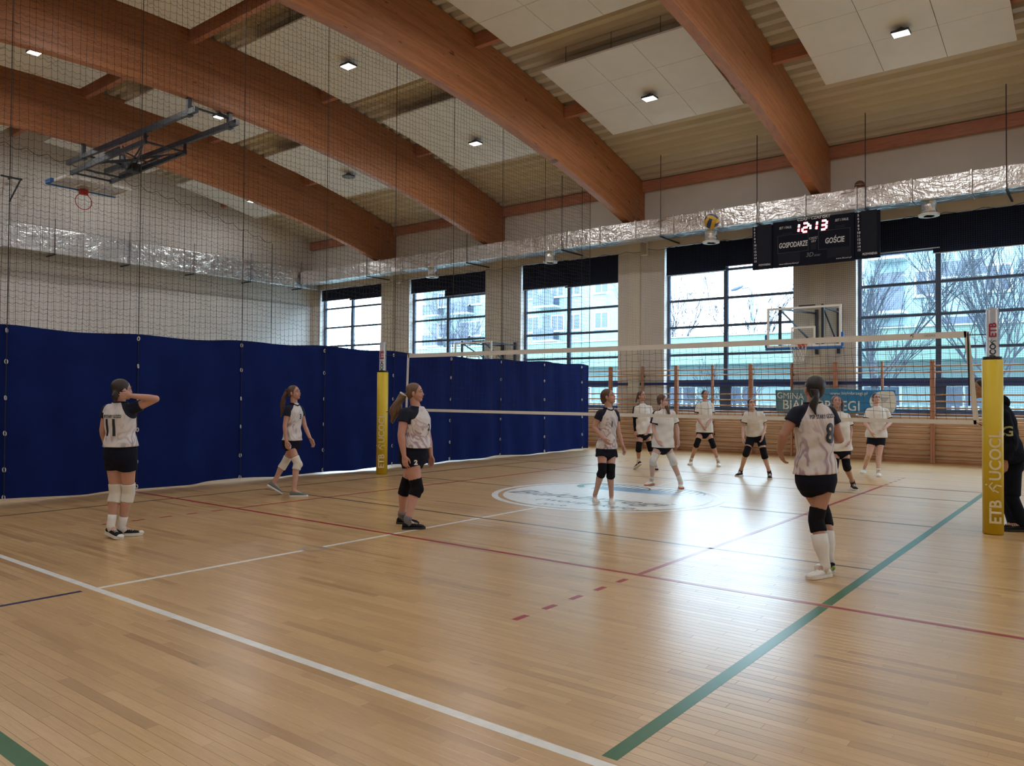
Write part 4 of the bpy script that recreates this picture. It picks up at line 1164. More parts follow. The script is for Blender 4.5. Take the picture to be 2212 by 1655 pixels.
while x < xr - 2:
    w = MB().box((x - ox, 0.74, 0.9), (x + 1.5 - ox, 0.82, 2.4)).build('window', M_BFR, LB)
    MB().box((x + 0.1 - ox, 0.72, 1.0), (x + 0.7 - ox, 0.75, 2.3)).build('pane', M_BGLASS, w); MB().box((x + 0.8 - ox, 0.72, 1.0), (x + 1.4 - ox, 0.75, 2.3)).build('pane', M_BGLASS, w)
    x += 2.9
M_BARK = simple('grey_blue_bark', (0.05, 0.06, 0.08), 0.9, 0.0, 0.2)
def tree(label, px, Y, h, seed, spread=0.5, n0=9, rise=0.25, trunk=0.12):
    base = on_y((px, 800), Y); base.z = GZ
    t = thing('bare_tree', label, 'tree', base)
    rg = random.Random(seed); m = MB(); tw = MB()
    m.tube([(0, 0, 0), (0.03, 0, h * rise), (0.0, 0.02, h * (rise + 0.12))], [trunk, trunk * 0.8, trunk * 0.6], 8)
    def grow(p, d, L, r, lev):
        k = 4; pts = [p]; q = p.copy(); dd = d.copy()
        for i in range(k):
            dd = (dd + Vector((rg.uniform(-1, 1), rg.uniform(-1, 1), rg.uniform(-0.2, 0.5))) * 0.13).normalized()
            q = q + dd * (L / k); pts.append(q.copy())
        (m if lev < 2 else tw).tube(pts, [r * (1 - 0.17 * i) for i in range(k + 1)], 5 if lev < 2 else 3, False)
        if lev < 3:
            nb = [7, 6, 3][lev]
            for i in range(nb):
                f = rg.uniform(0.25, 1.0); idx = min(k - 1, int(f * k)); s = pts[idx].lerp(pts[idx + 1], f * k - idx)
                e = (dd + Vector((rg.uniform(-1, 1), rg.uniform(-1, 1), rg.uniform(-0.1, 0.9))) * 0.62).normalized()
                grow(s, e, L * rg.uniform(0.42, 0.62), max(0.006, r * 0.5), lev + 1)
    for i in range(n0):
        a = 2 * PI * i / n0 + rg.uniform(-0.3, 0.3); tilt = rg.uniform(0.15, spread)
        d = Vector((math.cos(a) * math.sin(tilt), math.sin(a) * math.sin(tilt), math.cos(tilt)))
        grow(Vector((0, 0, h * rg.uniform(rise * 0.7, rise + 0.12))), d, h * rg.uniform(0.4, 0.62), trunk * 0.36, 0)
    m.build('trunk', M_BARK, t); stuff(tw.build('twigs', M_BARK, t))
tree('bare bushy tree behind the window nearest the corner', 770, 41, 7.0, 1, 0.9, 9)
tree('bare tree in front of the pale block, seen above the low hoop', 985, 42, 9.0, 2, 0.6, 9)
tree('bare many-stemmed tree at the end of the pale block', 1446, 41, 9.6, 3, 0.55, 10)
tree('small bare tree beside the street lamp', 1628, 41, 7.0, 4, 0.7, 7, 0.4)
tree('bare tree in front of the grey balconies', 1888, 30, 7.2, 5, 0.75, 9)
tree('large bare tree in front of the blue-grey block, behind the post', 2150, 30, 8.2, 6, 0.7, 11)
tree('low bare shrub in front of the low building, right of centre', 1560, 30, 3.2, 8, 1.0, 9, 0.12, 0.06)
# street lamp
P = on_y((1624, 800), 40); P.z = GZ
SL = thing('street_lamp', 'concrete street lamp with curved arm beyond the low building', 'street lamp', P)
M_CONC = simple('pale_concrete', (0.30, 0.36, 0.40), 0.8)
top = on_y((1620, 645), 40).z - GZ
MB().tube([(0, 0, 0), (0, 0, top)], [0.16, 0.10], 8).build('lamp_pole', M_CONC, SL)
hd = on_y((1592, 623), 40)
MB().tube([(0, 0, top), (0, 0, top + 0.35), (-0.2, 0, top + 0.6), (hd.x - P.x + 0.25, 0, hd.z - GZ - 0.05)], 0.03, 6).build('lamp_arm', M_BALC, SL)
MB().ell((hd.x - P.x, 0, hd.z - GZ), ((0.36, 0, 0.10), (0, 0.12, 0), (-0.02, 0, 0.10)), 12, 8).build('lamp_head', M_BALC, SL, True)
# fence below the windows
FN = thing('garden_fence', 'low picket fence running outside below the windows', 'fence', (-12, 27.0, GZ))
x = -26.0
for z in (0.55, 1.35): MB().box((-26 , -0.02, z), (18, 0.02, z + 0.06)).build('fence_rail', M_BFR, FN)
pk = MB().box((-0.035, -0.05, 0), (0.035, -0.02, 1.6)).mesh('picket'); pk.materials.append(M_BFR)
for i in range(200):
    o = bpy.data.objects.new('picket', pk); COL.objects.link(o); o.parent = FN; o.location = (-26 + 0.22 * i, 0, 0)
for i in range(16): MB().box((-26 + 2.93 * i - 0.05, 0.02, 0), (-26 + 2.93 * i + 0.05, 0.10, 1.5)).build('fence_post', M_BALC, FN)
# ================================================================== people
RH = Vector((RT.x, RT.y, 0)).normalized()            # to the right in the picture, level
DH = Vector((FW.x, FW.y, 0)).normalized()            # away from the camera, level
ZV = Vector((0, 0, 1))
def remesh(mb, voxel, sm=3, fac=0.5):
    me = mb.mesh('tmp'); o = bpy.data.objects.new('tmp', me); COL.objects.link(o)
    md = o.modifiers.new('r', 'REMESH'); md.mode = 'VOXEL'; md.voxel_size = voxel; md.use_smooth_shade = True
    if sm:
        ms = o.modifiers.new('s', 'SMOOTH'); ms.factor = fac; ms.iterations = sm
    dg = bpy.context.evaluated_depsgraph_get(); dg.update()
    res = bpy.data.meshes.new_from_object(o.evaluated_get(dg))
    bpy.data.objects.remove(o); bpy.data.meshes.remove(me)
    res.materials.clear()
    return res
def skin_mat(name, c):
    t = NT(name)
    n1 = t.noise(t.obj(), 9, 3); n2 = t.noise(t.obj(), 220, 2)
    col = t.ramp(n1[0], [(0.3, tuple(v * 0.90 for v in c)), (0.7, tuple(v * 1.06 for v in c))])
    t.set(col, 0.5, 0, 0.4)
    t.b.inputs['Subsurface Weight'].default_value = 0.06
    t.b.inputs['Subsurface Radius'].default_value = (0.02, 0.008, 0.004)
    t.bump(n2[0], 0.06, 0.001)
    return t.m
SKINS = [skin_mat('fair_skin', (0.50, 0.285, 0.225)), skin_mat('rosy_skin', (0.52, 0.28, 0.225)), skin_mat('tan_skin', (0.42, 0.225, 0.16)), skin_mat('pale_skin', (0.60, 0.39, 0.33))]
def hair_mat(name, c):
    t = NT(name)
    n = t.noise(t.mapped(t.obj(), (60, 60, 6)), 2.0, 4, 0.6, 0.5)
    t.set(t.ramp(n[0], [(0.3, tuple(v * 0.55 for v in c)), (0.7, tuple(v * 1.5 for v in c))]), 0.42, 0, 0.45)
    t.bump(n[0], 0.5, 0.006)
    return t.m
H_DARK = hair_mat('dark_brown_hair', (0.022, 0.014, 0.011)); H_BLACK = hair_mat('black_brown_hair', (0.012, 0.009, 0.009))
H_BRN = hair_mat('chestnut_hair', (0.085, 0.042, 0.025)); H_LBR = hair_mat('light_brown_hair', (0.13, 0.075, 0.045)); H_RED = hair_mat('auburn_hair', (0.075, 0.03, 0.018))
NAVY = (0.008, 0.011, 0.026)
def jersey_mat(name, seed):
    t = NT(name)
    o = t.obj(); x, y, z = t.sep(o)[:3]
    mp = t.node('ShaderNodeMapping'); mp.inputs['Location'].default_value = (seed * 1.7, seed * 0.9, seed * 2.3); t.link(o, mp.inputs[0])
    v = t.mapped(mp.outputs[0], (1.0, 1.0, 0.55))
    n1 = t.noise(v, 3.4, 2, 0.5, 2.2)
    bands = t.math('SINE', t.math('MULTIPLY', n1[0], 34.0))
    n2 = t.noise(v, 2.2, 2, 0.5, 0.8)
    fac = t.ramp(t.math('MULTIPLY_ADD', bands, 0.5, 0.5), [(0.0, (0, 0, 0)), (0.55, (0.12, 0.12, 0.12)), (1.0, (1, 1, 1))])
    # print is denser towards the hem, as on the shirt
    dens = t.ramp(t.math('MULTIPLY', z, 0.6), [(0.50, (0.85, 0.85, 0.85)), (0.66, (0.75, 0.75, 0.75)), (0.80, (0.25, 0.25, 0.25))])
    reg = t.ramp(n2[0], [(0.30, (0.25, 0.25, 0.25)), (0.50, (1, 1, 1))])
    f = t.mix(1.0, fac, dens, 'MULTIPLY'); f = t.mix(1.0, f, reg, 'MULTIPLY')
    ink = t.ramp(n2[0], [(0.42, (0.24, 0.26, 0.34)), (0.58, (0.28, 0.16, 0.25))])
    base = t.ramp(n1[0], [(0.4, (0.60, 0.60, 0.63)), (0.6, (0.70, 0.66, 0.66))])
    col = t.mix(f, base, ink)
    at = t.node('ShaderNodeAttribute', attribute_name='mask')
    m = t.math('GREATER_THAN', at.outputs['Fac'], 0.0)
    t.set(t.mix(m, col, NAVY), 0.65, 0, 0.2)
    t.bump(t.noise(o, 14, 3, 0.5, 0.6)[0], 0.25, 0.02)
    return t.m
def white_jersey():
    t = NT('white_jersey_cloth')
    o = t.obj()
    at = t.node('ShaderNodeAttribute', attribute_name='mask')
    m = t.math('GREATER_THAN', at.outputs['Fac'], 0.0)
    base = t.ramp(t.noise(o, 5, 3)[0], [(0.3, (0.66, 0.645, 0.62)), (0.7, (0.70, 0.685, 0.66))])
    t.set(t.mix(m, base, NAVY), 0.65, 0, 0.2)
    t.bump(t.noise(o, 9, 3, 0.5, 0.5)[0], 0.10, 0.012)
    return t.m
M_WJ = white_jersey()
M_SHORTS = simple('navy_shorts_cloth', (0.008, 0.010, 0.020), 0.8, 0.0, 0.15, 8, 0.25, 14, 0.015, 0.12); M_NAVY = simple('navy_trim_cloth', NAVY, 0.7, spec=0.15)
M_KP_W = simple('white_knee_pad', (0.66, 0.64, 0.60), 0.75, 0.0, 0.06, 9, 0.2, 40, 0.006); M_KP_B = simple('black_knee_pad', (0.007, 0.007, 0.010), 0.8, 0.0, 0.15, 9, 0.2, 40, 0.006, 0.12)
M_SOCK = simple('white_sock_knit', (0.70, 0.69, 0.66), 0.85, 0.0, 0.05, 12, 0.3, 160, 0.002); M_SOCKB = simple('dark_sock_knit', (0.02, 0.02, 0.025), 0.85)
M_SOCKG = simple('grey_sock_knit', (0.16, 0.16, 0.18), 0.85)
M_CANV = simple('black_shoe_canvas', (0.009, 0.009, 0.011), 0.8, spec=0.2); M_SOLEW = simple('white_shoe_sole', (0.70, 0.69, 0.66), 0.5); M_SHOEW = simple('white_shoe_leather', (0.72, 0.71, 0.68), 0.45)
M_SHOEG = simple('grey_shoe_mesh', (0.11, 0.145, 0.15), 0.7); M_SOLEO = simple('orange_gum_sole', (0.46, 0.14, 0.05), 0.5); M_GRN = simple('lime_shoe_panel', (0.20, 0.30, 0.05), 0.5)
M_EYEW = simple('eye_white', (0.42, 0.38, 0.36), 0.2); M_IRIS = simple('dark_iris', (0.03, 0.02, 0.015), 0.2); M_LIP = simple('lip_skin', (0.40, 0.13, 0.11), 0.45); M_BROW = simple('brow_hair', (0.05, 0.03, 0.02), 0.8)
M_HOOD = simple('black_hoodie_fleece', (0.007, 0.009, 0.016), 0.9, 0.0, 0.2, 5, 0.3, 12, 0.02, 0.1); M_TEALP = simple('teal_hoodie_print', (0.05, 0.14, 0.15), 0.7); M_GLS = simple('dark_spectacle_frame', (0.02, 0.02, 0.025), 0.3)
M_PRINT = simple('black_jersey_print', (0.008, 0.008, 0.014), 0.5); M_PRINTW = simple('white_shorts_print', (0.75, 0.75, 0.75), 0.5)

def ell_ring(c, rv, fv, hw, hd, n=20, p=2.3):
    out = []
    for i in range(n):
        a = 2 * PI * i / n; ca, sa = math.cos(a), math.sin(a)
        x = math.copysign(abs(ca) ** (2 / p), ca) * hw; y = math.copysign(abs(sa) ** (2 / p), sa) * hd
        out.append(c + rv * x + fv * y)
    return out
def frustum(mb, a, b, ra, rb, n=18, over=0.0):
    a = Vector(a); b = Vector(b); d = (b - a).normalized()
    return mb.tube([a - d * over, a.lerp(b, 0.33), a.lerp(b, 0.67), b], [ra, ra + (rb - ra) * 0.33, ra + (rb - ra) * 0.67, rb], n)

def make_hand(mb, w, d, pn, th, curl=0.7, k=1.0):
    d = d.normalized(); th = (th - d * th.dot(d)).normalized(); pn = (pn - d * pn.dot(d)); pn = (pn - th * pn.dot(th)).normalized()
    offs = (0.030, 0.010, -0.010, -0.028); lens = (0.070, 0.078, 0.072, 0.056)
    mb.cone(w - d * 0.02, w + d * 0.02, 0.024 * k, 0.024 * k, 10)
    for o, L in zip(offs, lens):
        kn = w + (d * (0.088 - abs(o - 0.01) * 0.25) + th * o) * k
        mb.cone(w + th * (o * 0.55 * k), kn, 0.0145 * k, 0.0125 * k, 8)
        p = kn; a = curl * 0.25
        for i, f in enumerate((0.45, 0.32, 0.26)):
            dd = d * math.cos(a) + pn * math.sin(a) + th * (o * 3.2)
            q = p + dd.normalized() * (L * f * 1.05 * k)
            mb.cone(p, q, (0.0088 - 0.0007 * i) * k, (0.0084 - 0.0008 * i) * k, 8)
            p = q; a += curl * 0.55
    t0 = w + (d * 0.015 + th * 0.020) * k; t1 = w + (d * 0.050 + th * 0.050 + pn * 0.012) * k; t2 = w + (d * 0.078 + th * 0.056 + pn * 0.022) * k; t3 = w + (d * 0.098 + th * 0.052 + pn * 0.030) * k
    mb.cone(t0, t1, 0.0150 * k, 0.0120 * k, 8); mb.cone(t1, t2, 0.0115 * k, 0.0105 * k, 8); mb.cone(t2, t3, 0.0105 * k, 0.0085 * k, 8)

def make_shoe(person, heel, toe, upn, mat, sole_mat, style, org):
    x = (toe - heel); L = x.length; x.normalize(); upn = (upn - x * upn.dot(x)).normalized(); s = upn.cross(x)
    ts = [0, 0.06, 0.18, 0.32, 0.48, 0.64, 0.80, 0.92, 1.0]
    wd = [0.020, 0.031, 0.034, 0.033, 0.037, 0.043, 0.044, 0.034, 0.012]
    ht = [0.060, 0.082, 0.092, 0.088, 0.076, 0.062, 0.052, 0.044, 0.026]
    if style == 'high': ht = [0.085, 0.115, 0.122, 0.105, 0.082, 0.064, 0.053, 0.045, 0.026]
    rings = []
    for t, w, h in zip(ts, wd, ht):
        c = heel + x * (t * L); rg = []
        for i in range(14):
            a = 2 * PI * i / 14
            yy = math.cos(a) * w * (1.0 if math.sin(a) < 0.3 else 0.92); zz = 0.016 + (h - 0.016) * (0.5 + 0.5 * math.sin(a))
            rg.append(c + s * yy + upn * zz - org)
        rings.append(rg)
    sh = MB().loft(rings).build('shoe', mat, person, True)
    rings = []
    for t, w in zip(ts, wd):
        c = heel + x * (t * L * 1.03 - 0.004); ww = w * 1.08 + 0.003
        zt = 0.027 if style != 'canvas' else 0.033
        rings.append([c + s * p + upn * q - org for p, q in ((-ww, 0.003), (-ww * 0.7, 0.0), (ww * 0.7, 0.0), (ww, 0.003), (ww, zt), (-ww, zt))])
    MB().loft([r[::-1] for r in rings][::-1]).build('sole', sole_mat, sh)
    m = MB()
    for t in (0.42, 0.49, 0.56, 0.63):
        k = (t - 0.32) / 0.32; h = 0.088 - 0.026 * k + 0.002 if style != 'high' else 0.10 - 0.034 * k
        c = heel + x * (t * L)
        m.tube([c + s * 0.024 + upn * (h - 0.010) - org, c + upn * (h + 0.004) - org, c - s * 0.024 + upn * (h - 0.010) - org], 0.0032, 5)
    m.build('laces', M_SOLEW if mat is not M_SHOEW else M_WHITE, sh)
    if style == 'canvas':
        MB().ell(heel + x * (L * 0.93) + upn * 0.030 - org, (x * 0.032, s * 0.037, upn * 0.024), 12, 8).build('toe_cap', sole_mat, sh, True)
    if style == 'green':
        MB().ell(heel + x * 0.012 + upn * 0.060 - org, (x * 0.022, s * 0.030, upn * 0.030), 12, 8).build('heel_panel', M_GRN, sh, True)
        MB().ell(heel + x * 0.008 + upn * 0.090 - org, (x * 0.018, s * 0.026, upn * 0.016), 12, 8).build('heel_tab', M_NAVY, sh, True)
    return sh

def conform_text(name, s, size, mat, shirt_ob, origin, xd, yd, parent, **kw):
    # print laid on the cloth: every point of the lettering is dropped onto the shirt surface
    me = text_mesh(s, size, **kw); me.materials.clear()
    bm = bmesh.new(); bm.from_mesh(me)
    bmesh.ops.triangulate(bm, faces=bm.faces[:])
    for _ in range(2): bmesh.ops.subdivide_edges(bm, edges=[e for e in bm.edges if e.calc_length() > size * 0.16], cuts=1)
    bmesh.ops.triangulate(bm, faces=bm.faces[:])
    bm.to_mesh(me); bm.free()
    sm = shirt_ob.data
    tree = BVHTree.FromPolygons([v.co for v in sm.vertices], [p.vertices for p in sm.polygons])
    xd = xd.normalized(); yd = yd.normalized(); zd = xd.cross(yd)
    for v in me.vertices:
        p = origin + xd * v.co.x + yd * v.co.y
        hit = tree.ray_cast(p + zd * 0.4, -zd)
        if hit[0] is None:
            hit = tree.find_nearest(p)
        v.co = hit[0] + zd * 0.0035
    return put(name, me, mat, parent)

def person(spec):
    x0, y0, sc = spec['crop']
    def px(c): return (x0 + c[0] / sc, y0 + c[1] / sc)
    A = spec['j']
    gfeet = [on_ground(px(A[k])) for k in ('rt', 'lt')]
    G = (gfeet[0] + gfeet[1]) / 2
    if 'ground' in spec: G = on_ground(px(spec['ground']))
    D0 = depth_of(G)
    root = thing('person', spec['label'], 'person', (G.x, G.y, 0))
    org = Vector((G.x, G.y, 0))
    B = spec.get('bulk', 1.0); ph = math.radians(spec['face']); hp = math.radians(spec.get('head', spec['face'])); pit = math.radians(spec.get('pitch', 0))
    fv0 = RH * math.cos(ph) + DH * math.sin(ph); rv0 = RH * math.sin(ph) - DH * math.cos(ph)
    def P(k, default=0.0):
        a = A[k]; dz = a[2] if len(a) > 2 else default
        return at_depth(px(a), D0 + dz)
    hw_s = 0.155; rd = rv0.dot(DH); fd = fv0.dot(DH)
    lean = spec.get('lean', 0.0)            # shoulders in front of the hips, along the facing direction
    pv = P('pv'); nk = P('nk', lean * fd)
    rs = P('rs', rd * hw_s + lean * fd); ls = P('ls', -rd * hw_s + lean * fd)
    up = (nk - pv).normalized()
    rs = rs + (nk - rs) * 0.07 - up * 0.020; ls = ls + (nk - ls) * 0.07 - up * 0.020
    rv = (rv0 - up * rv0.dot(up)).normalized(); fv = up.cross(rv); L = (nk - pv).length
    hipw = 0.078
    rhip = pv + rv * hipw; lhip = pv - rv * hipw
    feet = {}
    for s in 'rl':
        toe = on_ground(px(A[s + 't'])) if not spec.get(s + 'air') else at_depth(px(A[s + 't']), D0 + A[s + 't'][2])
        hl = A[s + 'H']
        heel = on_ground(px(hl)) if len(hl) < 3 else at_depth(px(hl), D0 + hl[2])
        if len(hl) < 3: heel.z = 0.0
        d = heel - toe
        heel = toe + d.normalized() * spec.get('shoe_len', 0.265)
        if heel.z < 0: heel.z = 0.002
        feet[s] = (heel, toe)
    J = {}
    for s, hip in (('r', rhip), ('l', lhip)):
        heel, toe = feet[s]; xdir = (toe - heel).normalized(); sd = xdir.cross(ZV)
        if sd.length < 0.1: sd = rv0.copy()
        un = sd.normalized().cross(xdir).normalized()
        an = heel + xdir * 0.055 + un * 0.095
        kd = 0.5 * (depth_of(hip) + depth_of(an)) - D0 + 0.045 * fd
        kn = P(s + 'k', kd)
        J[s] = (hip, kn, an, un)
    vx = spec.get('vox', 0.0052)
    mb = MB()
    # trunk
    secs = [(-0.16, 0.10, 0.075), (-0.06, 0.150, 0.100), (0.05, 0.158, 0.108), (0.2, 0.142, 0.098), (0.42, 0.118, 0.084), (0.62, 0.130, 0.096), (0.80, 0.142, 0.100), (0.92, 0.120, 0.080), (1.0, 0.062, 0.060)]
    mb.loft([ell_ring(pv + up * (L * s), rv, fv, w * B, dd * B) for s, w, dd in secs])
    hc = P('hd', lean * fd + spec.get('hdz', 0.0))
    hf = (RH * math.cos(hp) + DH * math.sin(hp)); hr = (RH * math.sin(hp) - DH * math.cos(hp))
    tilt = math.radians(spec.get('tilt', 0))
    hu0 = ZV * math.cos(pit) - hf * math.sin(pit); hf = hf * math.cos(pit) + ZV * math.sin(pit)
    hu = hu0 * math.cos(tilt) + hr * math.sin(tilt); hr = hr * math.cos(tilt) - hu0 * math.sin(tilt)
    def H(r, f, u, k=1.0): return hc + hr * (r * k) + hf * (f * k) + hu * (u * k)
    hs = spec.get('hs', 1.0)
    mb.cone(nk - up * 0.03, H(0, -0.022, -0.06, hs), 0.056 * (0.5 + 0.5 * B), 0.050, 14)
    mb.ell(H(0, -0.008, 0.026, hs), (hr * 0.073 * hs, hf * 0.090 * hs, hu * 0.084 * hs), 20, 14)
    mb.ell(H(0, 0.022, -0.030, hs), (hr * 0.060 * hs, hf * 0.064 * hs, hu * 0.078 * hs), 18, 12)
    mb.ell(H(0, 0.052, -0.088, hs), (hr * 0.028 * hs, hf * 0.030 * hs, hu * 0.022 * hs), 12, 8)
    for s in (-1, 1):
        mb.ell(H(s * 0.030, 0.052, -0.038, hs), (hr * 0.026 * hs, hf * 0.026 * hs, hu * 0.026 * hs), 10, 8)
        mb.ell(H(s * 0.076, -0.004, -0.014, hs), (hr * 0.009 + hf * 0.006, hf * 0.019, hu * 0.031), 10, 8)
        mb.cone(H(s * 0.012, 0.078, 0.020, hs), H(s * 0.045, 0.066, 0.020, hs), 0.011 * hs, 0.009 * hs, 8)
    mb.cone(H(0, 0.080, 0.010, hs), H(0, 0.096, -0.030, hs), 0.0090 * hs, 0.0115 * hs, 8)
    mb.ell(H(0, 0.078, -0.058, hs), (hr * 0.024 * hs, hf * 0.012 * hs, hu * 0.014 * hs), 10, 8)
    # arms
    arms = {}
    for s, sh in (('r', rs), ('l', ls)):
        shd = depth_of(sh) - D0
        el = P(s + 'e', shd); wr = P(s + 'w', shd); hn = P(s + 'h', (depth_of(wr) - D0))
        arms[s] = (sh, el, wr)
        b = 0.55 + 0.45 * B
        mb.cone(nk - up * 0.045 + (sh - nk) * 0.25, sh, 0.052 * b, 0.050 * b, 12)
        mb.cone(sh, sh.lerp(el, 0.5), 0.050 * B, 0.044 * B, 14); mb.cone(sh.lerp(el, 0.5), el, 0.044 * B, 0.036 * B, 14)
        m1 = el.lerp(wr, 0.28); mb.cone(el, m1, 0.036 * B, 0.038 * B, 14); mb.cone(m1, wr, 0.038 * B, 0.0245 * b, 14)
        d = (hn - wr)
        if d.length < 0.02: d = wr - el
        body_c = pv + up * (L * 0.3)
        pn = spec.get(s + 'pn')
        pn = (RH * pn[0] + DH * pn[1] + ZV * pn[2]) if pn else (body_c - wr)
        th = spec.get(s + 'th'); th = (RH * th[0] + DH * th[1] + ZV * th[2]) if th else fv
        make_hand(mb, wr, d, pn, th, spec.get(s + 'curl', 0.75), 0.96)
    # legs
    for s in 'rl':
        hip, kn, an, un = J[s]
        b = 0.45 + 0.55 * B
        mb.cone(hip, hip.lerp(kn, 0.45), 0.088 * B, 0.074 * B, 16); mb.cone(hip.lerp(kn, 0.45), kn, 0.074 * B, 0.053 * b, 16)
        ca = kn.lerp(an, 0.30) - fv0 * 0.014
        mb.cone(kn, ca, 0.052 * b, 0.054 * b, 14); mb.cone(ca, kn.lerp(an, 0.68), 0.054 * b, 0.040 * b, 14); mb.cone(kn.lerp(an, 0.68), an, 0.040 * b, 0.034, 14)
        heel, toe = feet[s]
        mb.cone(an, heel.lerp(toe, 0.6) + un * 0.035, 0.033, 0.022, 10)
    for v in range(len(mb.v)): mb.v[v] = tuple(Vector(mb.v[v]) - org)
    body = put('body', remesh(mb, vx, 3), SKINS[spec.get('skin', 0)], root, True)
    # face
    for s in (-1, 1):
        e = MB(); c = H(s * 0.031, 0.0735, 0.004, hs) - org
        e.ell(c, (hr * 0.0130, hf * 0.0105, hu * 0.0062), 12, 8, 0); e.ell(c + hf * 0.0062, (hr * 0.0060, hf * 0.0060, hu * 0.0058), 10, 6, 1)
        e.build('eye', [M_EYEW, M_IRIS], body, True)
        e = MB(); e.tube([H(s * 0.014, 0.0905, 0.027, hs) - org, H(s * 0.032, 0.0870, 0.032, hs) - org, H(s * 0.049, 0.0735, 0.026, hs) - org], [0.0030, 0.0036, 0.0022], 6); e.build('eyebrow', M_BROW, body)
    e = MB(); e.ell(H(0, 0.0845, -0.0525, hs) - org, (hr * 0.022, hf * 0.0075, hu * 0.0045), 12, 8); e.ell(H(0, 0.0845, -0.0605, hs) - org, (hr * 0.019, hf * 0.0075, hu * 0.0052), 12, 8); e.build('lips', M_LIP, body, True)
    # hair
    hm = spec.get('hair', H_DARK); mb = MB()
    mb.ell(H(0, -0.020, 0.036, hs), (hr * 0.081 * hs, hf * 0.094 * hs, hu * 0.084 * hs), 22, 14)
    mb.ell(H(0, -0.050, -0.005, hs), (hr * 0.072 * hs, hf * 0.056 * hs, hu * 0.080 * hs), 18, 12)
    for s in (-1, 1): mb.ell(H(s * 0.060, -0.022, 0.020, hs), (hr * 0.020 * hs, hf * 0.056 * hs, hu * 0.052 * hs), 12, 8)
    for v in range(len(mb.v)): mb.v[v] = tuple(Vector(mb.v[v]) - org)
    hair = put('hair', remesh(mb, 0.0075, 2), hm, root, True)
    if 'tail' in spec:
        tp = [at_depth(px(a), D0 + a[2]) for a in spec['tail']]; tr = spec['tail_r']; mb = MB()
        rg = random.Random(len(tp) * 7 + int(D0 * 10))
        for k in range(9):
            a = 2 * PI * k / 8; pts = []; rr = []
            for i in range((len(tp) - 1) * 4 + 1):
                f = i / 4; j = min(int(f), len(tp) - 2); q = tp[j].lerp(tp[j + 1], f - j); w = tr[j] + (tr[j + 1] - tr[j]) * (f - j)
                off = 0 if k == 8 else 0.62 * w
                wv = 0.22 * w * math.sin(f * 4 + k)
                pts.append(q + (RH * math.cos(a) + DH * math.sin(a)) * off + RH * wv - org); rr.append(max(0.004, w * (0.5 if k < 8 else 0.75)))
            mb.tube(pts, rr, 8)
        put('ponytail', remesh(mb, 0.0055, 1), hm, root, True)
        if spec.get('tie'):
            c = tp[0].lerp(tp[1], 0.08) - org; dd = (tp[1] - tp[0]).normalized(); e1 = dd.cross(RH + DH * 0.3).normalized(); e2 = dd.cross(e1)
            MB().tube([c + (e1 * math.cos(q) + e2 * math.sin(q)) * (tr[0] * 1.05 + 0.004 * math.sin(q * 7)) for q in [2 * PI * i / 24 for i in range(24)]], 0.012, 8, closed=True).build('hair_tie', spec['tie'], root, True)
    if spec.get('glasses'):
        g = MB()
        for s in (-1, 1):
            g.tube([H(s * 0.031 + 0.021 * math.cos(q), 0.094 - 0.006 * abs(math.cos(q)), 0.004 + 0.016 * math.sin(q), hs) - org for q in [2 * PI * i / 18 for i in range(18)]], 0.0022, 5, closed=True)
            g.tube([H(s * 0.052, 0.088, 0.006, hs) - org, H(s * 0.078, 0.0, 0.004, hs) - org], 0.002, 5)
        g.tube([H(-0.010, 0.096, 0.006, hs) - org, H(0.010, 0.096, 0.006, hs) - org], 0.002, 5)
        g.build('glasses', M_GLS, root)
    # shirt
    loose = spec.get('loose', 0.0)
    hem = P('hem'); sH = (hem - pv).dot(up) / L
    sl_len = spec.get('sleeve', 0.42); sr0, sr1 = (0.060 * B, 0.063 * B) if loose < 0.5 else (0.063, 0.076)
    shirt = None
    if spec.get('top', True):
        mb = MB()
        ho = spec.get('hemw', 1.0)
        prof = [(sH, 0.182 * ho, 0.140 * ho), (sH + (0.42 - sH) * 0.5, 0.166, 0.122), (0.42, 0.148, 0.112), (0.62, 0.154, 0.122), (0.78, 0.162, 0.122), (0.90, 0.132, 0.092), (0.97, 0.088, 0.072), (1.01, 0.066, 0.062)]
        bell = spec.get('belly', 0.0)
        rings = []
        for s, w, dd in prof:
            lo = loose * (0.030 if s < 0.7 else 0.012)
            rings.append(ell_ring(pv + up * (L * s) + fv * (bell * (0.05 if s < 0.75 else 0.02)), rv, fv, w * B + lo, dd * B + lo * 1.1, 26))
        mb.loft(rings)
        for s in 'rl':
            sh, el, wr = arms[s]
            inn = sh + (nk - up * 0.06 - sh) * 0.55
            frustum(mb, inn, sh, 0.058 * (0.6 + 0.4 * B), sr0, 18)
            mb.sph(sh, sr0 * 1.0)
            frustum(mb, sh, sh.lerp(el, sl_len), sr0, sr1, 20)
            if spec.get('long'):
                mb.sph(el, sr1); frustum(mb, el, el.lerp(wr, 0.97), sr1, 0.046, 18)
        # soft creases
        for v in range(len(mb.v)): mb.v[v] = tuple(Vector(mb.v[v]) - org)
        sm = remesh(mb, max(vx, 0.0090), 2)
        rg = random.Random(int(D0 * 100)); p1, p2 = rg.uniform(0, 6), rg.uniform(0, 6)
        att = sm.attributes.new('mask', 'FLOAT', 'POINT'); vals = []
        pvo, nko = pv - org, nk - org
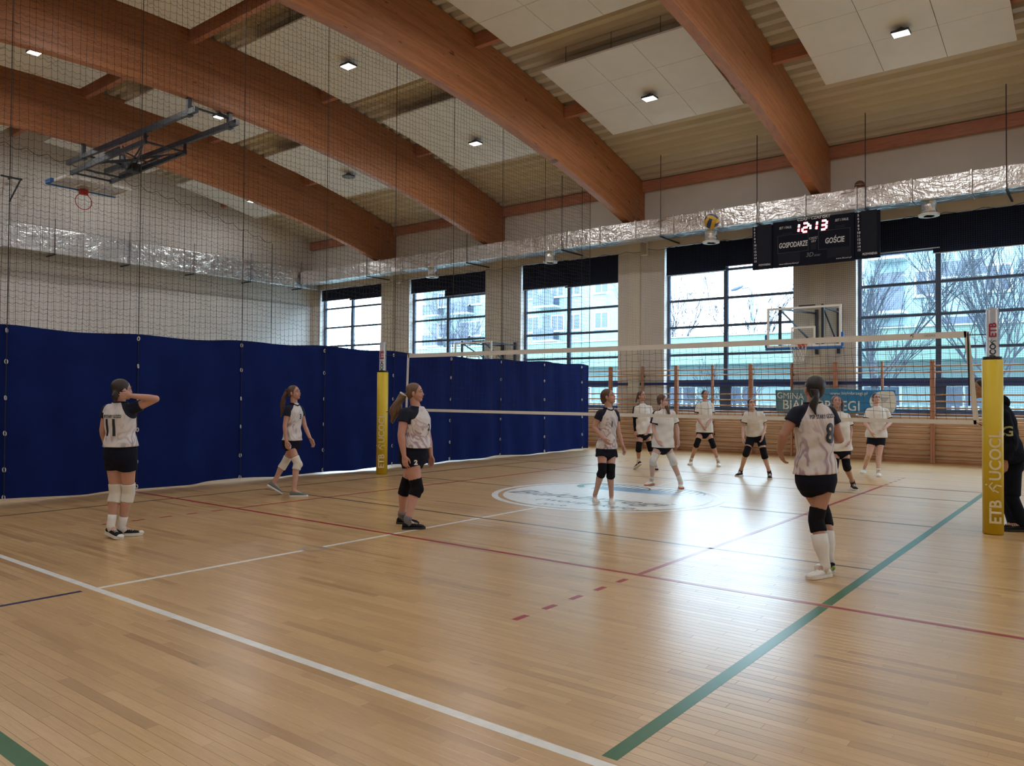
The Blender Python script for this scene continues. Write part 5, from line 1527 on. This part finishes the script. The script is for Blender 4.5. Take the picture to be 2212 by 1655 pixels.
        for v in sm.vertices:
            c = v.co
            a = (c - nko).dot(rv); b = (c - nko).dot(up); f = (c - nko).dot(fv)
            crease = 0.006 * math.sin(b * 42 + a * 18 * math.copysign(1, f) + p1) + 0.005 * math.sin(b * 21 - a * 33 + f * 20 + p2)
            lowk = min(1.0, max(0.0, (-b - 0.12) / 0.25))
            ncx = (c - (pvo + up * ((c - pvo).dot(up))))
            if ncx.length > 1e-4: v.co = c + ncx.normalized() * crease * lowk * 0.75
            best = -1.0
            if loose < 0.5:
                ro, rk_ = spec.get('rag_r' if a > 0 else 'rag_l', (0.050, 0.72))
                if b > -0.22: best = abs(a) / B - (ro + (-b) * rk_)
                for s in 'rl':
                    sh, el, wr = arms[s]; ax = (el - sh); t = (c - (sh - org)).dot(ax) / ax.length_squared; q = (c - (sh - org) - ax * t).length
                    if 0.14 < t < sl_len + 0.06 and q < 0.078 * B and abs(a) > 0.142 * B: best = max(best, 0.02)
                if abs(a) < 0.145 * B and b < -0.20: best = min(best, -0.01)
            else:
                for s in 'rl':
                    sh, el, wr = arms[s]; ax = (el - sh); la = ax.length; axn = ax / la; t = (c - (sh - org)).dot(axn); w = c - (sh - org) - axn * t
                    if -0.02 < t < la * sl_len + 0.02 and w.length < 0.092 and abs(a) > 0.15:
                        outer = (rv if s == 'r' else -rv); outer = (outer - axn * outer.dot(axn)).normalized()
                        if w.dot(outer) > 0: best = max(best, spec.get('stripe', 0.026) - abs(w.dot(axn.cross(outer))))
                        best = max(best, t - (la * sl_len - 0.016))
                    if b > -0.11 and abs(a) > 0.06 and t < 0.06 and w.length < 0.2:
                        best = max(best, 0.024 - abs(f + 0.005)) if b > -0.10 else best
            vals.append(best)
        att.data.foreach_set('value', vals)
        shirt = put('shirt', sm, spec['jersey'], root, True)
        # neckband
        cR = []
        for i in range(22):
            q = 2 * PI * i / 22
            dip = -0.030 * max(0, math.sin(q)) ** 2 - (0.022 * max(0, math.sin(q)) ** 6 if loose > 0.5 else 0)
            cR.append(nk + up * (0.000 + dip) + rv * (math.cos(q) * 0.073) + fv * (math.sin(q) * 0.072 + 0.004) - org)
        MB().tube(cR, 0.0085, 8, closed=True).build('neckband', spec.get('band', M_NAVY), shirt, True)
        if loose > 0.5 and spec.get('chest_print', True):
            o = nko - up * 0.16 + fv * 0.3
            for dx, dy, w in ((0.0, 0.0, 0.10), (-0.055, -0.055, 0.06)):
                pass
            conform_text('chest_print', '- -- -', 0.045, M_PRINT, shirt, o, -rv, up, shirt, sx=1.0)
    # shorts
    sh_end = spec['shorts']
    if sh_end is not None:
        mb = MB()
        mb.loft([ell_ring(pv + up * (L * s), rv, fv, w * B, dd * B, 24) for s, w, dd in ((-0.14, 0.145, 0.115), (-0.04, 0.166, 0.132), (0.08, 0.168, 0.132), (0.26, 0.145, 0.112))])
        mb.ell(pv - up * 0.045, (rv * 0.11 * B, fv * 0.124 * B, up * 0.105), 16, 10)
        for s in 'rl':
            hip, kn, an, un = J[s]
            zc = at_depth(px((A['pv'][0], sh_end)), D0).z
            t = min(0.95, max(0.29, (hip.z - zc) / max(0.05, hip.z - kn.z)))
            r0 = 0.098 * B; r1 = (0.098 - 0.030 * min(1, t * 1.05)) * B + 0.010
            frustum(mb, hip, hip.lerp(kn, t), r0, r1 + spec.get('flare', 0.0), 20); mb.sph(hip - fv * 0.012, 0.100 * B)
            if spec.get('long'):
                frustum(mb, hip, kn, r0, 0.082, 20); mb.sph(kn, 0.083); frustum(mb, kn, an - ZV * 0.03, 0.082, 0.066, 20)
        for v in range(len(mb.v)): mb.v[v] = tuple(Vector(mb.v[v]) - org)
        sm2 = remesh(mb, max(vx, 0.0105), 2)
        pvo2 = pv - org
        for v in sm2.vertices:              # tucked under the shirt
            d2 = v.co - pvo2; h2 = d2.dot(up) / L; k2 = min(1.0, max(0.0, (h2 - (sH - 0.015)) / 0.05))
            if k2 > 0:
                rad = d2 - up * d2.dot(up); v.co = pvo2 + up * d2.dot(up) + rad * (1 - 0.20 * k2)
        shorts = put('shorts', sm2, spec.get('shorts_mat', M_SHORTS), root, True)
        if 'shorts_no' in spec:
            s, tx = spec['shorts_no']; hip, kn, an, un = J[s]
            c = hip.lerp(kn, 0.16) - org; vd = (-DH)
            conform_text('thigh_number', tx, 0.075, M_PRINTW, shorts, c + vd * 0.2 + RH * spec.get('sn_dx', 0.0), RH, ZV, shorts, bold=0.004)
    # knee pads, socks, shoes
    kp = spec.get('pads')
    for s in 'rl':
        hip, kn, an, un = J[s]; b = 0.45 + 0.55 * B
        lf = (fv0 * 0.9 + (kn - hip.lerp(an, 0.5)) * 1.2).normalized()
        if kp is not None:
            mb = MB(); tu = (hip - kn).normalized(); td = (an - kn).normalized()
            a = kn + tu * 0.105; c = kn + td * 0.105
            frustum(mb, a, kn, 0.071 * b, 0.065 * b, 18); mb.sph(kn, 0.064 * b); frustum(mb, kn, c - fv0 * 0.008, 0.065 * b, 0.069 * b, 18)
            mb.ell(kn + lf * 0.028 * b, (tu * 0.075, lf * 0.048, tu.cross(lf) * 0.050), 14, 10)
            for v in range(len(mb.v)): mb.v[v] = tuple(Vector(mb.v[v]) - org)
            put('knee_pad', remesh(mb, 0.0105, 1), kp, root, True)
        if spec.get('sock') is not None:
            mt, hgt = spec['sock']; td = (kn - an); f = min(0.9, hgt / td.length); top = an + td * f
            m = MB(); rr0 = 0.043 * b if f < 0.5 else 0.066 * b
            m.tube([top - org, an.lerp(top, 0.6) - org, an.lerp(top, 0.25) - org, an - org, feet[s][0].lerp(feet[s][1], 0.35) + un * 0.05 - org], [rr0 * 1.02, (0.064 if f > 0.5 else 0.042) * b, 0.042 * b, 0.043, 0.038], 16)
            m.build('sock', mt, root, True)
        heel, toe = feet[s]
        make_shoe(root, heel, toe, un, spec['shoe'], spec['sole'], spec.get('shoe_style', 'plain'), org)
    return dict(root=root, shirt=shirt, org=org, nk=nk - org, pv=pv - org, up=up, rv=rv, fv=fv, L=L, arms=arms, J=J, body=body)

JM = [jersey_mat('swirl_jersey_%s' % n, k) for k, n in enumerate(('one', 'two', 'three', 'eight', 'eleven'), 1)]
# ---- player 11, seen from behind
p = person(dict(label='player in jersey 11 seen from behind, hand raised to the neck', crop=(180, 790, 4.036), face=78, head=48, pitch=2, hdz=0.0, skin=0, hair=H_DARK, jersey=JM[4],
    j=dict(hd=(338, 210), nk=(322, 318), rs=(415, 372), ls=(205, 372), re=(632, 290, -0.03), rw=(415, 262, -0.14), rh=(330, 262, -0.15), le=(172, 560, 0.03), lw=(195, 690, 0.16), lh=(215, 740, 0.2),
           pv=(325, 790), hem=(325, 705), rk=(395, 1105), lk=(285, 1110), rt=(518, 1478), rH=(318, 1488), lt=(330, 1518), lH=(232, 1475, -0.03)),
    rpn=(0, 1, 0), rth=(0, 0, 1), rcurl=1.3, rag_l=(0.125, 0.35), rag_r=(0.048, 0.62), tail=[(290, 205, -0.06), (275, 260, -0.09), (280, 310, -0.09)], tail_r=[0.030, 0.034, 0.012], shorts=908, pads=M_KP_W, sock=(M_SOCK, 0.12), shoe=M_CANV, sole=M_SOLEW, shoe_style='canvas', bulk=1.04))
c = p['nk'] - p['fv'] * 0.3
conform_text('jersey_name', 'PSP STARY GÓZD', 0.046, M_PRINT, p['shirt'], c - p['up'] * 0.150 + p['rv'] * -0.012, p['rv'], p['up'], p['shirt'], bold=0.001, sx=0.62)
conform_text('jersey_number', '11', 0.24, M_PRINT, p['shirt'], c - p['up'] * 0.275 + p['rv'] * -0.025, p['rv'], p['up'], p['shirt'], bold=0.009, sx=0.75)
# ---- player 3, walking to the right
p = person(dict(label='player in jersey 3 with long ponytail walking beside the blue curtain', crop=(540, 800, 5.515), face=-28, head=-18, pitch=10, skin=0, hair=H_BRN, jersey=JM[2],
    j=dict(hd=(528, 268), nk=(528, 392), rs=(448, 448), ls=(606, 452), re=(415, 665, -0.16), rw=(432, 840, -0.17), rh=(442, 920, -0.17), le=(655, 670, 0.12), lw=(718, 815, 0.10), lh=(765, 900, 0.08),
           pv=(500, 868), hem=(500, 832), rk=(568, 1105, -0.05), lk=(418, 1100, 0.10), rt=(690, 1505), rH=(505, 1508), lt=(378, 1480), lH=(235, 1395, 0.02)),
    tail=[(450, 235, 0.0), (405, 320, 0.0), (385, 430, 0.0), (372, 560, 0.0)], tail_r=[0.026, 0.034, 0.032, 0.010], tie=M_BLACK,
    shorts=905, pads=M_KP_W, sock=None, shoe=M_SHOEG, sole=M_SOLEW, bulk=0.90, shorts_no=('r', '3'), sn_dx=0.03))
c = p['nk'] + p['fv'] * 0.3
conform_text('jersey_number', '3', 0.10, M_PRINT, p['shirt'], c - p['up'] * 0.20 - p['rv'] * 0.035, -p['rv'], p['up'], p['shirt'], bold=0.003)
MB().tube([(p['arms']['l'][2] - p['org']) + (RH * math.cos(q) * 0.03 + DH * math.sin(q) * 0.03) for q in [2 * PI * i / 16 for i in range(16)]], 0.004, 6, closed=True).build('wristband', simple('dark_red_cord', (0.10, 0.01, 0.01), 0.6), p['root'])
# ---- player 2, standing in profile
p = person(dict(label='player in jersey 2 with thick ponytail standing in profile on the white line', crop=(790, 730, 3.762), face=-22, head=-8, pitch=4, skin=1, hair=H_LBR, jersey=JM[1],
    j=dict(hd=(402, 445), nk=(412, 558), rs=(315, 605), ls=(468, 612), re=(288, 790, -0.20), rw=(312, 958, -0.20), rh=(322, 1040, -0.20), le=(505, 815, 0.14), lw=(528, 955, 0.12), lh=(530, 1045, 0.12),
           pv=(385, 965), hem=(395, 885), rk=(418, 1215, -0.08), lk=(325, 1205, 0.10), rt=(484, 1552), rH=(308, 1555), lt=(430, 1514), lH=(255, 1510)),
    tail=[(308, 452, -0.02), (270, 520, -0.02), (238, 600, -0.02), (215, 690, -0.02)], tail_r=[0.032, 0.055, 0.060, 0.018], tie=M_KP_W,
    shorts=1040, pads=M_KP_B, sock=(M_SOCKG, 0.05), shoe=M_CANV, sole=M_BLACK, bulk=1.22, belly=0.5, shorts_no=('r', '2'), sn_dx=0.07))
c = p['nk'] + p['fv'] * 0.3
conform_text('jersey_number', '2', 0.11, M_PRINT, p['shirt'], c - p['up'] * 0.235 - p['rv'] * 0.02, -p['rv'], p['up'], p['shirt'], bold=0.003)
# ---- player 1 on the centre disc
p = person(dict(label='player in jersey 1 standing on the white centre disc', crop=(1240, 810, 5.515), face=-62, head=-28, pitch=14, skin=0, hair=H_BRN, jersey=JM[0],
    j=dict(hd=(412, 258), nk=(408, 392), rs=(300, 450), ls=(502, 450), re=(240, 625, -0.06), rw=(348, 755, -0.16), rh=(400, 815, -0.18), le=(532, 690, 0.02), lw=(575, 835, 0.0), lh=(600, 905, -0.02),
           pv=(388, 905), hem=(388, 878), rk=(338, 1140, -0.10), lk=(438, 1148, -0.06), rt=(275, 1532), rH=(195, 1462), lt=(452, 1545), lH=(428, 1470)),
    tail=[(345, 225, 0.05), (338, 280, 0.05), (350, 345, 0.05)], tail_r=[0.03, 0.036, 0.012],
    shorts=936, pads=M_KP_B, sock=None, shoe=M_SHOEW, sole=M_SOLEW, bulk=0.90, flare=0.012))
c = p['nk'] + p['fv'] * 0.3
conform_text('jersey_number', '1', 0.12, M_PRINT, p['shirt'], c - p['up'] * 0.235 - p['rv'] * 0.0, -p['rv'], p['up'], p['shirt'], bold=0.003, sx=0.7)
# ---- player 8, seen from behind
p = person(dict(label='player in jersey 8 seen from behind with tall white socks', crop=(1650, 780, 3.31), face=96, head=100, pitch=18, skin=2, hair=H_BLACK, jersey=JM[3],
    j=dict(hd=(357, 195), nk=(350, 298), rs=(478, 362), ls=(225, 362), le=(140, 530, -0.02), lw=(112, 640, 0.05), lh=(130, 695, 0.07), re=(543, 560, 0.0), rw=(462, 560, 0.22), rh=(400, 540, 0.26),
           pv=(372, 845), hem=(372, 803), rk=(372, 1135, -0.02), lk=(428, 1095, 0.16), rt=(312, 1562), rH=(562, 1528), lt=(385, 1480), lH=(418, 1495)),
    tail=[(360, 200, -0.10), (372, 260, -0.12), (352, 320, -0.12), (372, 385, -0.13)], tail_r=[0.028, 0.032, 0.028, 0.008],
    shorts=888, pads=M_KP_B, sock=(M_SOCK, 0.27), shoe=M_SHOEW, sole=M_SOLEW, shoe_style='green', rag_r=(0.10, 0.40), rag_l=(0.052, 0.60), bulk=1.06, shoe_len=0.27))
c = p['nk'] - p['fv'] * 0.3
conform_text('jersey_name', 'PSP STARY GÓZD', 0.048, M_PRINT, p['shirt'], c - p['up'] * 0.120 + p['rv'] * 0.030, p['rv'], p['up'], p['shirt'], bold=0.001, sx=0.62)
conform_text('jersey_number', '8', 0.235, M_PRINT, p['shirt'], c - p['up'] * 0.275 + p['rv'] * 0.09, p['rv'], p['up'], p['shirt'], bold=0.007, sx=0.8)
# ---- the other side of the net
W = dict(jersey=M_WJ, loose=1.0, sleeve=0.66, vox=0.0070)
C4 = (1240, 810, 5.515); C5 = (1460, 820, 6.896); C6 = (1650, 780, 3.31)
p = person(dict(W, label='player in white with a black arm sleeve on the far side of the net', crop=C4, face=-65, head=-55, pitch=8, skin=0, hair=H_BRN,
    j=dict(hd=(806, 252), nk=(805, 345), rs=(728, 395), ls=(905, 390), re=(725, 560, -0.03), rw=(732, 672, -0.08), rh=(732, 735, -0.1), le=(915, 560, 0.02), lw=(890, 680, -0.20), lh=(850, 722, -0.26),
           pv=(825, 700), hem=(828, 700), rk=(772, 858, -0.10), lk=(905, 850, -0.04), rt=(722, 1128), rH=(800, 1065, 0.04), lt=(982, 1155), lH=(990, 1105)),
    tail=[(770, 215, 0.03), (750, 270, 0.02), (738, 330, 0.02)], tail_r=[0.02, 0.022, 0.008],
    shorts=722, pads=M_KP_B, sock=(M_SOCK, 0.10), shoe=M_CANV, sole=M_SOLEW, bulk=0.92, hs=0.96))
sh, el, wr = p['arms']['r']
m = MB(); a = sh.lerp(el, 0.6); m.tube([a - p['org'], el - p['org'], wr - p['org']], [0.046, 0.041, 0.030], 14); m.build('arm_sleeve', M_KP_B, p['root'], True)
p = person(dict(W, label='player in white with white knee pads and a dark braid behind the net', crop=C4, face=-68, head=-28, pitch=4, skin=3, hair=H_BRN,
    j=dict(hd=(1058, 308), nk=(1070, 412), rs=(968, 458), ls=(1175, 452), re=(945, 640, -0.05), rw=(990, 775, -0.14), rh=(1030, 845, -0.18), le=(1230, 640, 0.05), lw=(1240, 765, 0.02), lh=(1245, 835, 0.0),
           pv=(1060, 850), hem=(1060, 862), rk=(945, 1005, -0.08), lk=(1172, 1005, -0.04), rt=(850, 1325), rH=(950, 1310), lt=(1278, 1362), lH=(1252, 1310)),
    tail=[(1100, 365, -0.02), (1122, 420, -0.10), (1138, 490, -0.13)], tail_r=[0.026, 0.030, 0.012],
    shorts=860, pads=M_KP_W, sock=(M_SOCK, 0.13), shoe=M_SHOEW, sole=M_SOLEO, bulk=0.95, hs=0.96, glasses=True))
p = person(dict(W, label='player in white with hands clasped low in front of the wall bars', crop=C5, face=-90, head=-80, pitch=3, skin=0, hair=H_BLACK,
    j=dict(hd=(435, 225), nk=(430, 332), rs=(322, 378), ls=(535, 378), re=(312, 550, -0.02), rw=(392, 680, -0.22), rh=(420, 755, -0.25), le=(540, 550, -0.02), lw=(462, 680, -0.22), lh=(432, 755, -0.26),
           pv=(425, 785), hem=(428, 785), rk=(318, 945, -0.12), lk=(545, 950, -0.12), rt=(200, 1278), rH=(290, 1240), lt=(640, 1300), lH=(608, 1245)),
    shorts=803, pads=M_KP_B, sock=(M_SOCK, 0.13), shoe=M_SHOEW, sole=M_SOLEW, bulk=0.93, hs=0.94))
p = person(dict(W, label='bespectacled player in white crouching forward in long navy shorts', crop=C5, face=-92, head=-92, pitch=16, skin=3, hair=H_BLACK, lean=0.16, hdz=-0.05,
    j=dict(hd=(1130, 362), nk=(1145, 468), rs=(1035, 510), ls=(1275, 505), re=(1005, 700, -0.10), rw=(1000, 860, -0.18), rh=(1000, 955, -0.2), le=(1325, 690, -0.10), lw=(1295, 830, -0.2), lh=(1280, 905, -0.22),
           pv=(1190, 830), hem=(1180, 800), rk=(1055, 1075, -0.12), lk=(1310, 1095, -0.12), rt=(898, 1448), rH=(1030, 1425), lt=(1400, 1490), lH=(1388, 1430)),
    tail=[(1200, 420, 0.05), (1205, 450, 0.04)], tail_r=[0.018, 0.008],
    shorts=985, pads=M_KP_B, sock=(M_SOCKB, 0.06), shoe=M_CANV, sole=M_SOLEW, bulk=0.90, hs=0.95, glasses=True))
p = person(dict(W, label='player in white with dark socks partly hidden behind jersey 8', crop=C6, face=-88, head=-100, pitch=14, skin=0, hair=H_BRN,
    j=dict(hd=(520, 294), nk=(530, 364), rs=(470, 392), ls=(592, 390), re=(458, 500, -0.02), rw=(455, 575, -0.02), rh=(452, 615, -0.03), le=(622, 500, -0.02), lw=(610, 575, -0.10), lh=(592, 612, -0.15),
           pv=(545, 640), hem=(545, 640), rk=(507, 742, -0.08), lk=(590, 745, -0.08), rt=(478, 935), rH=(502, 895), lt=(662, 928), lH=(585, 895)),
    tail=[(548, 270, 0.02), (565, 320, -0.03), (560, 360, -0.07)], tail_r=[0.024, 0.026, 0.010],
    shorts=671, pads=M_KP_B, sock=(M_SOCKB, 0.09), shoe=M_CANV, sole=M_SOLEW, bulk=0.95, hs=0.97))
p = person(dict(W, label='bespectacled player in white with bare knees standing before the banner', crop=C6, face=-92, head=-92, pitch=12, skin=3, hair=H_RED, stripe=0.016,
    j=dict(hd=(803, 266), nk=(806, 326), rs=(742, 352), ls=(875, 352), re=(728, 445, -0.05), rw=(765, 505, -0.20), rh=(782, 540, -0.22), le=(905, 440, -0.05), lw=(868, 478, -0.20), lh=(840, 498, -0.22),
           pv=(805, 555), hem=(805, 545), rk=(752, 672, -0.05), lk=(822, 676, -0.05), rt=(702, 806), rH=(762, 785), lt=(828, 830), lH=(788, 800)),
    shorts=600, pads=None, sock=(M_SOCK, 0.05), shoe=M_SHOEW, sole=M_SOLEW, bulk=1.02, hs=0.96, glasses=True))
# ---- man in black leaning behind the near post
C7 = (2060, 650, 3.007)
p = person(dict(label='man in a black hoodie and trousers leaning out behind the yellow post', crop=C7, face=172, head=180, pitch=-4, skin=2, hair=H_BLACK, jersey=M_HOOD, band=M_HOOD, loose=0.8, sleeve=0.98, vox=0.0075, chest_print=False, stripe=0.0, lean=0.0,
    j=dict(hd=(178, 572, 0.15), nk=(268, 655, 0.12), rs=(300, 730, 0.32), ls=(330, 735, -0.05), re=(345, 920, 0.35), rw=(320, 1020, 0.32), rh=(322, 1075, 0.30), le=(372, 925, -0.05), lw=(338, 1040, -0.07), lh=(332, 1090, -0.08),
           pv=(352, 1050, 0.12), hem=(352, 1040, 0.12), rk=(345, 1270, 0.25), lk=(372, 1275, 0.0), rt=(250, 1488), rH=(345, 1492), lt=(318, 1495), lH=(425, 1498)),
    shorts=1440, shorts_mat=M_HOOD, flare=0.012, pads=None, sock=None, long=True, shoe=M_CANV, sole=M_BLACK, bulk=1.16, hemw=1.05, ground=(370, 1490), shoe_len=0.29))
c = p['pv'] + p['up'] * (p['L'] * 0.52)
m = MB(); m.ell(p['nk'] - p['fv'] * 0.085 - p['up'] * 0.02, (p['rv'] * 0.13, p['fv'] * 0.06, p['up'] * 0.085), 16, 10); m.build('hood', M_HOOD, p['root'], True)
conform_text('hoodie_print', 'G', 0.16, simple('pale_green_print', (0.35, 0.40, 0.22), 0.6), p['shirt'], c - DH * 0.5 + RH * -0.06, RH, ZV, p['shirt'], bold=0.004)
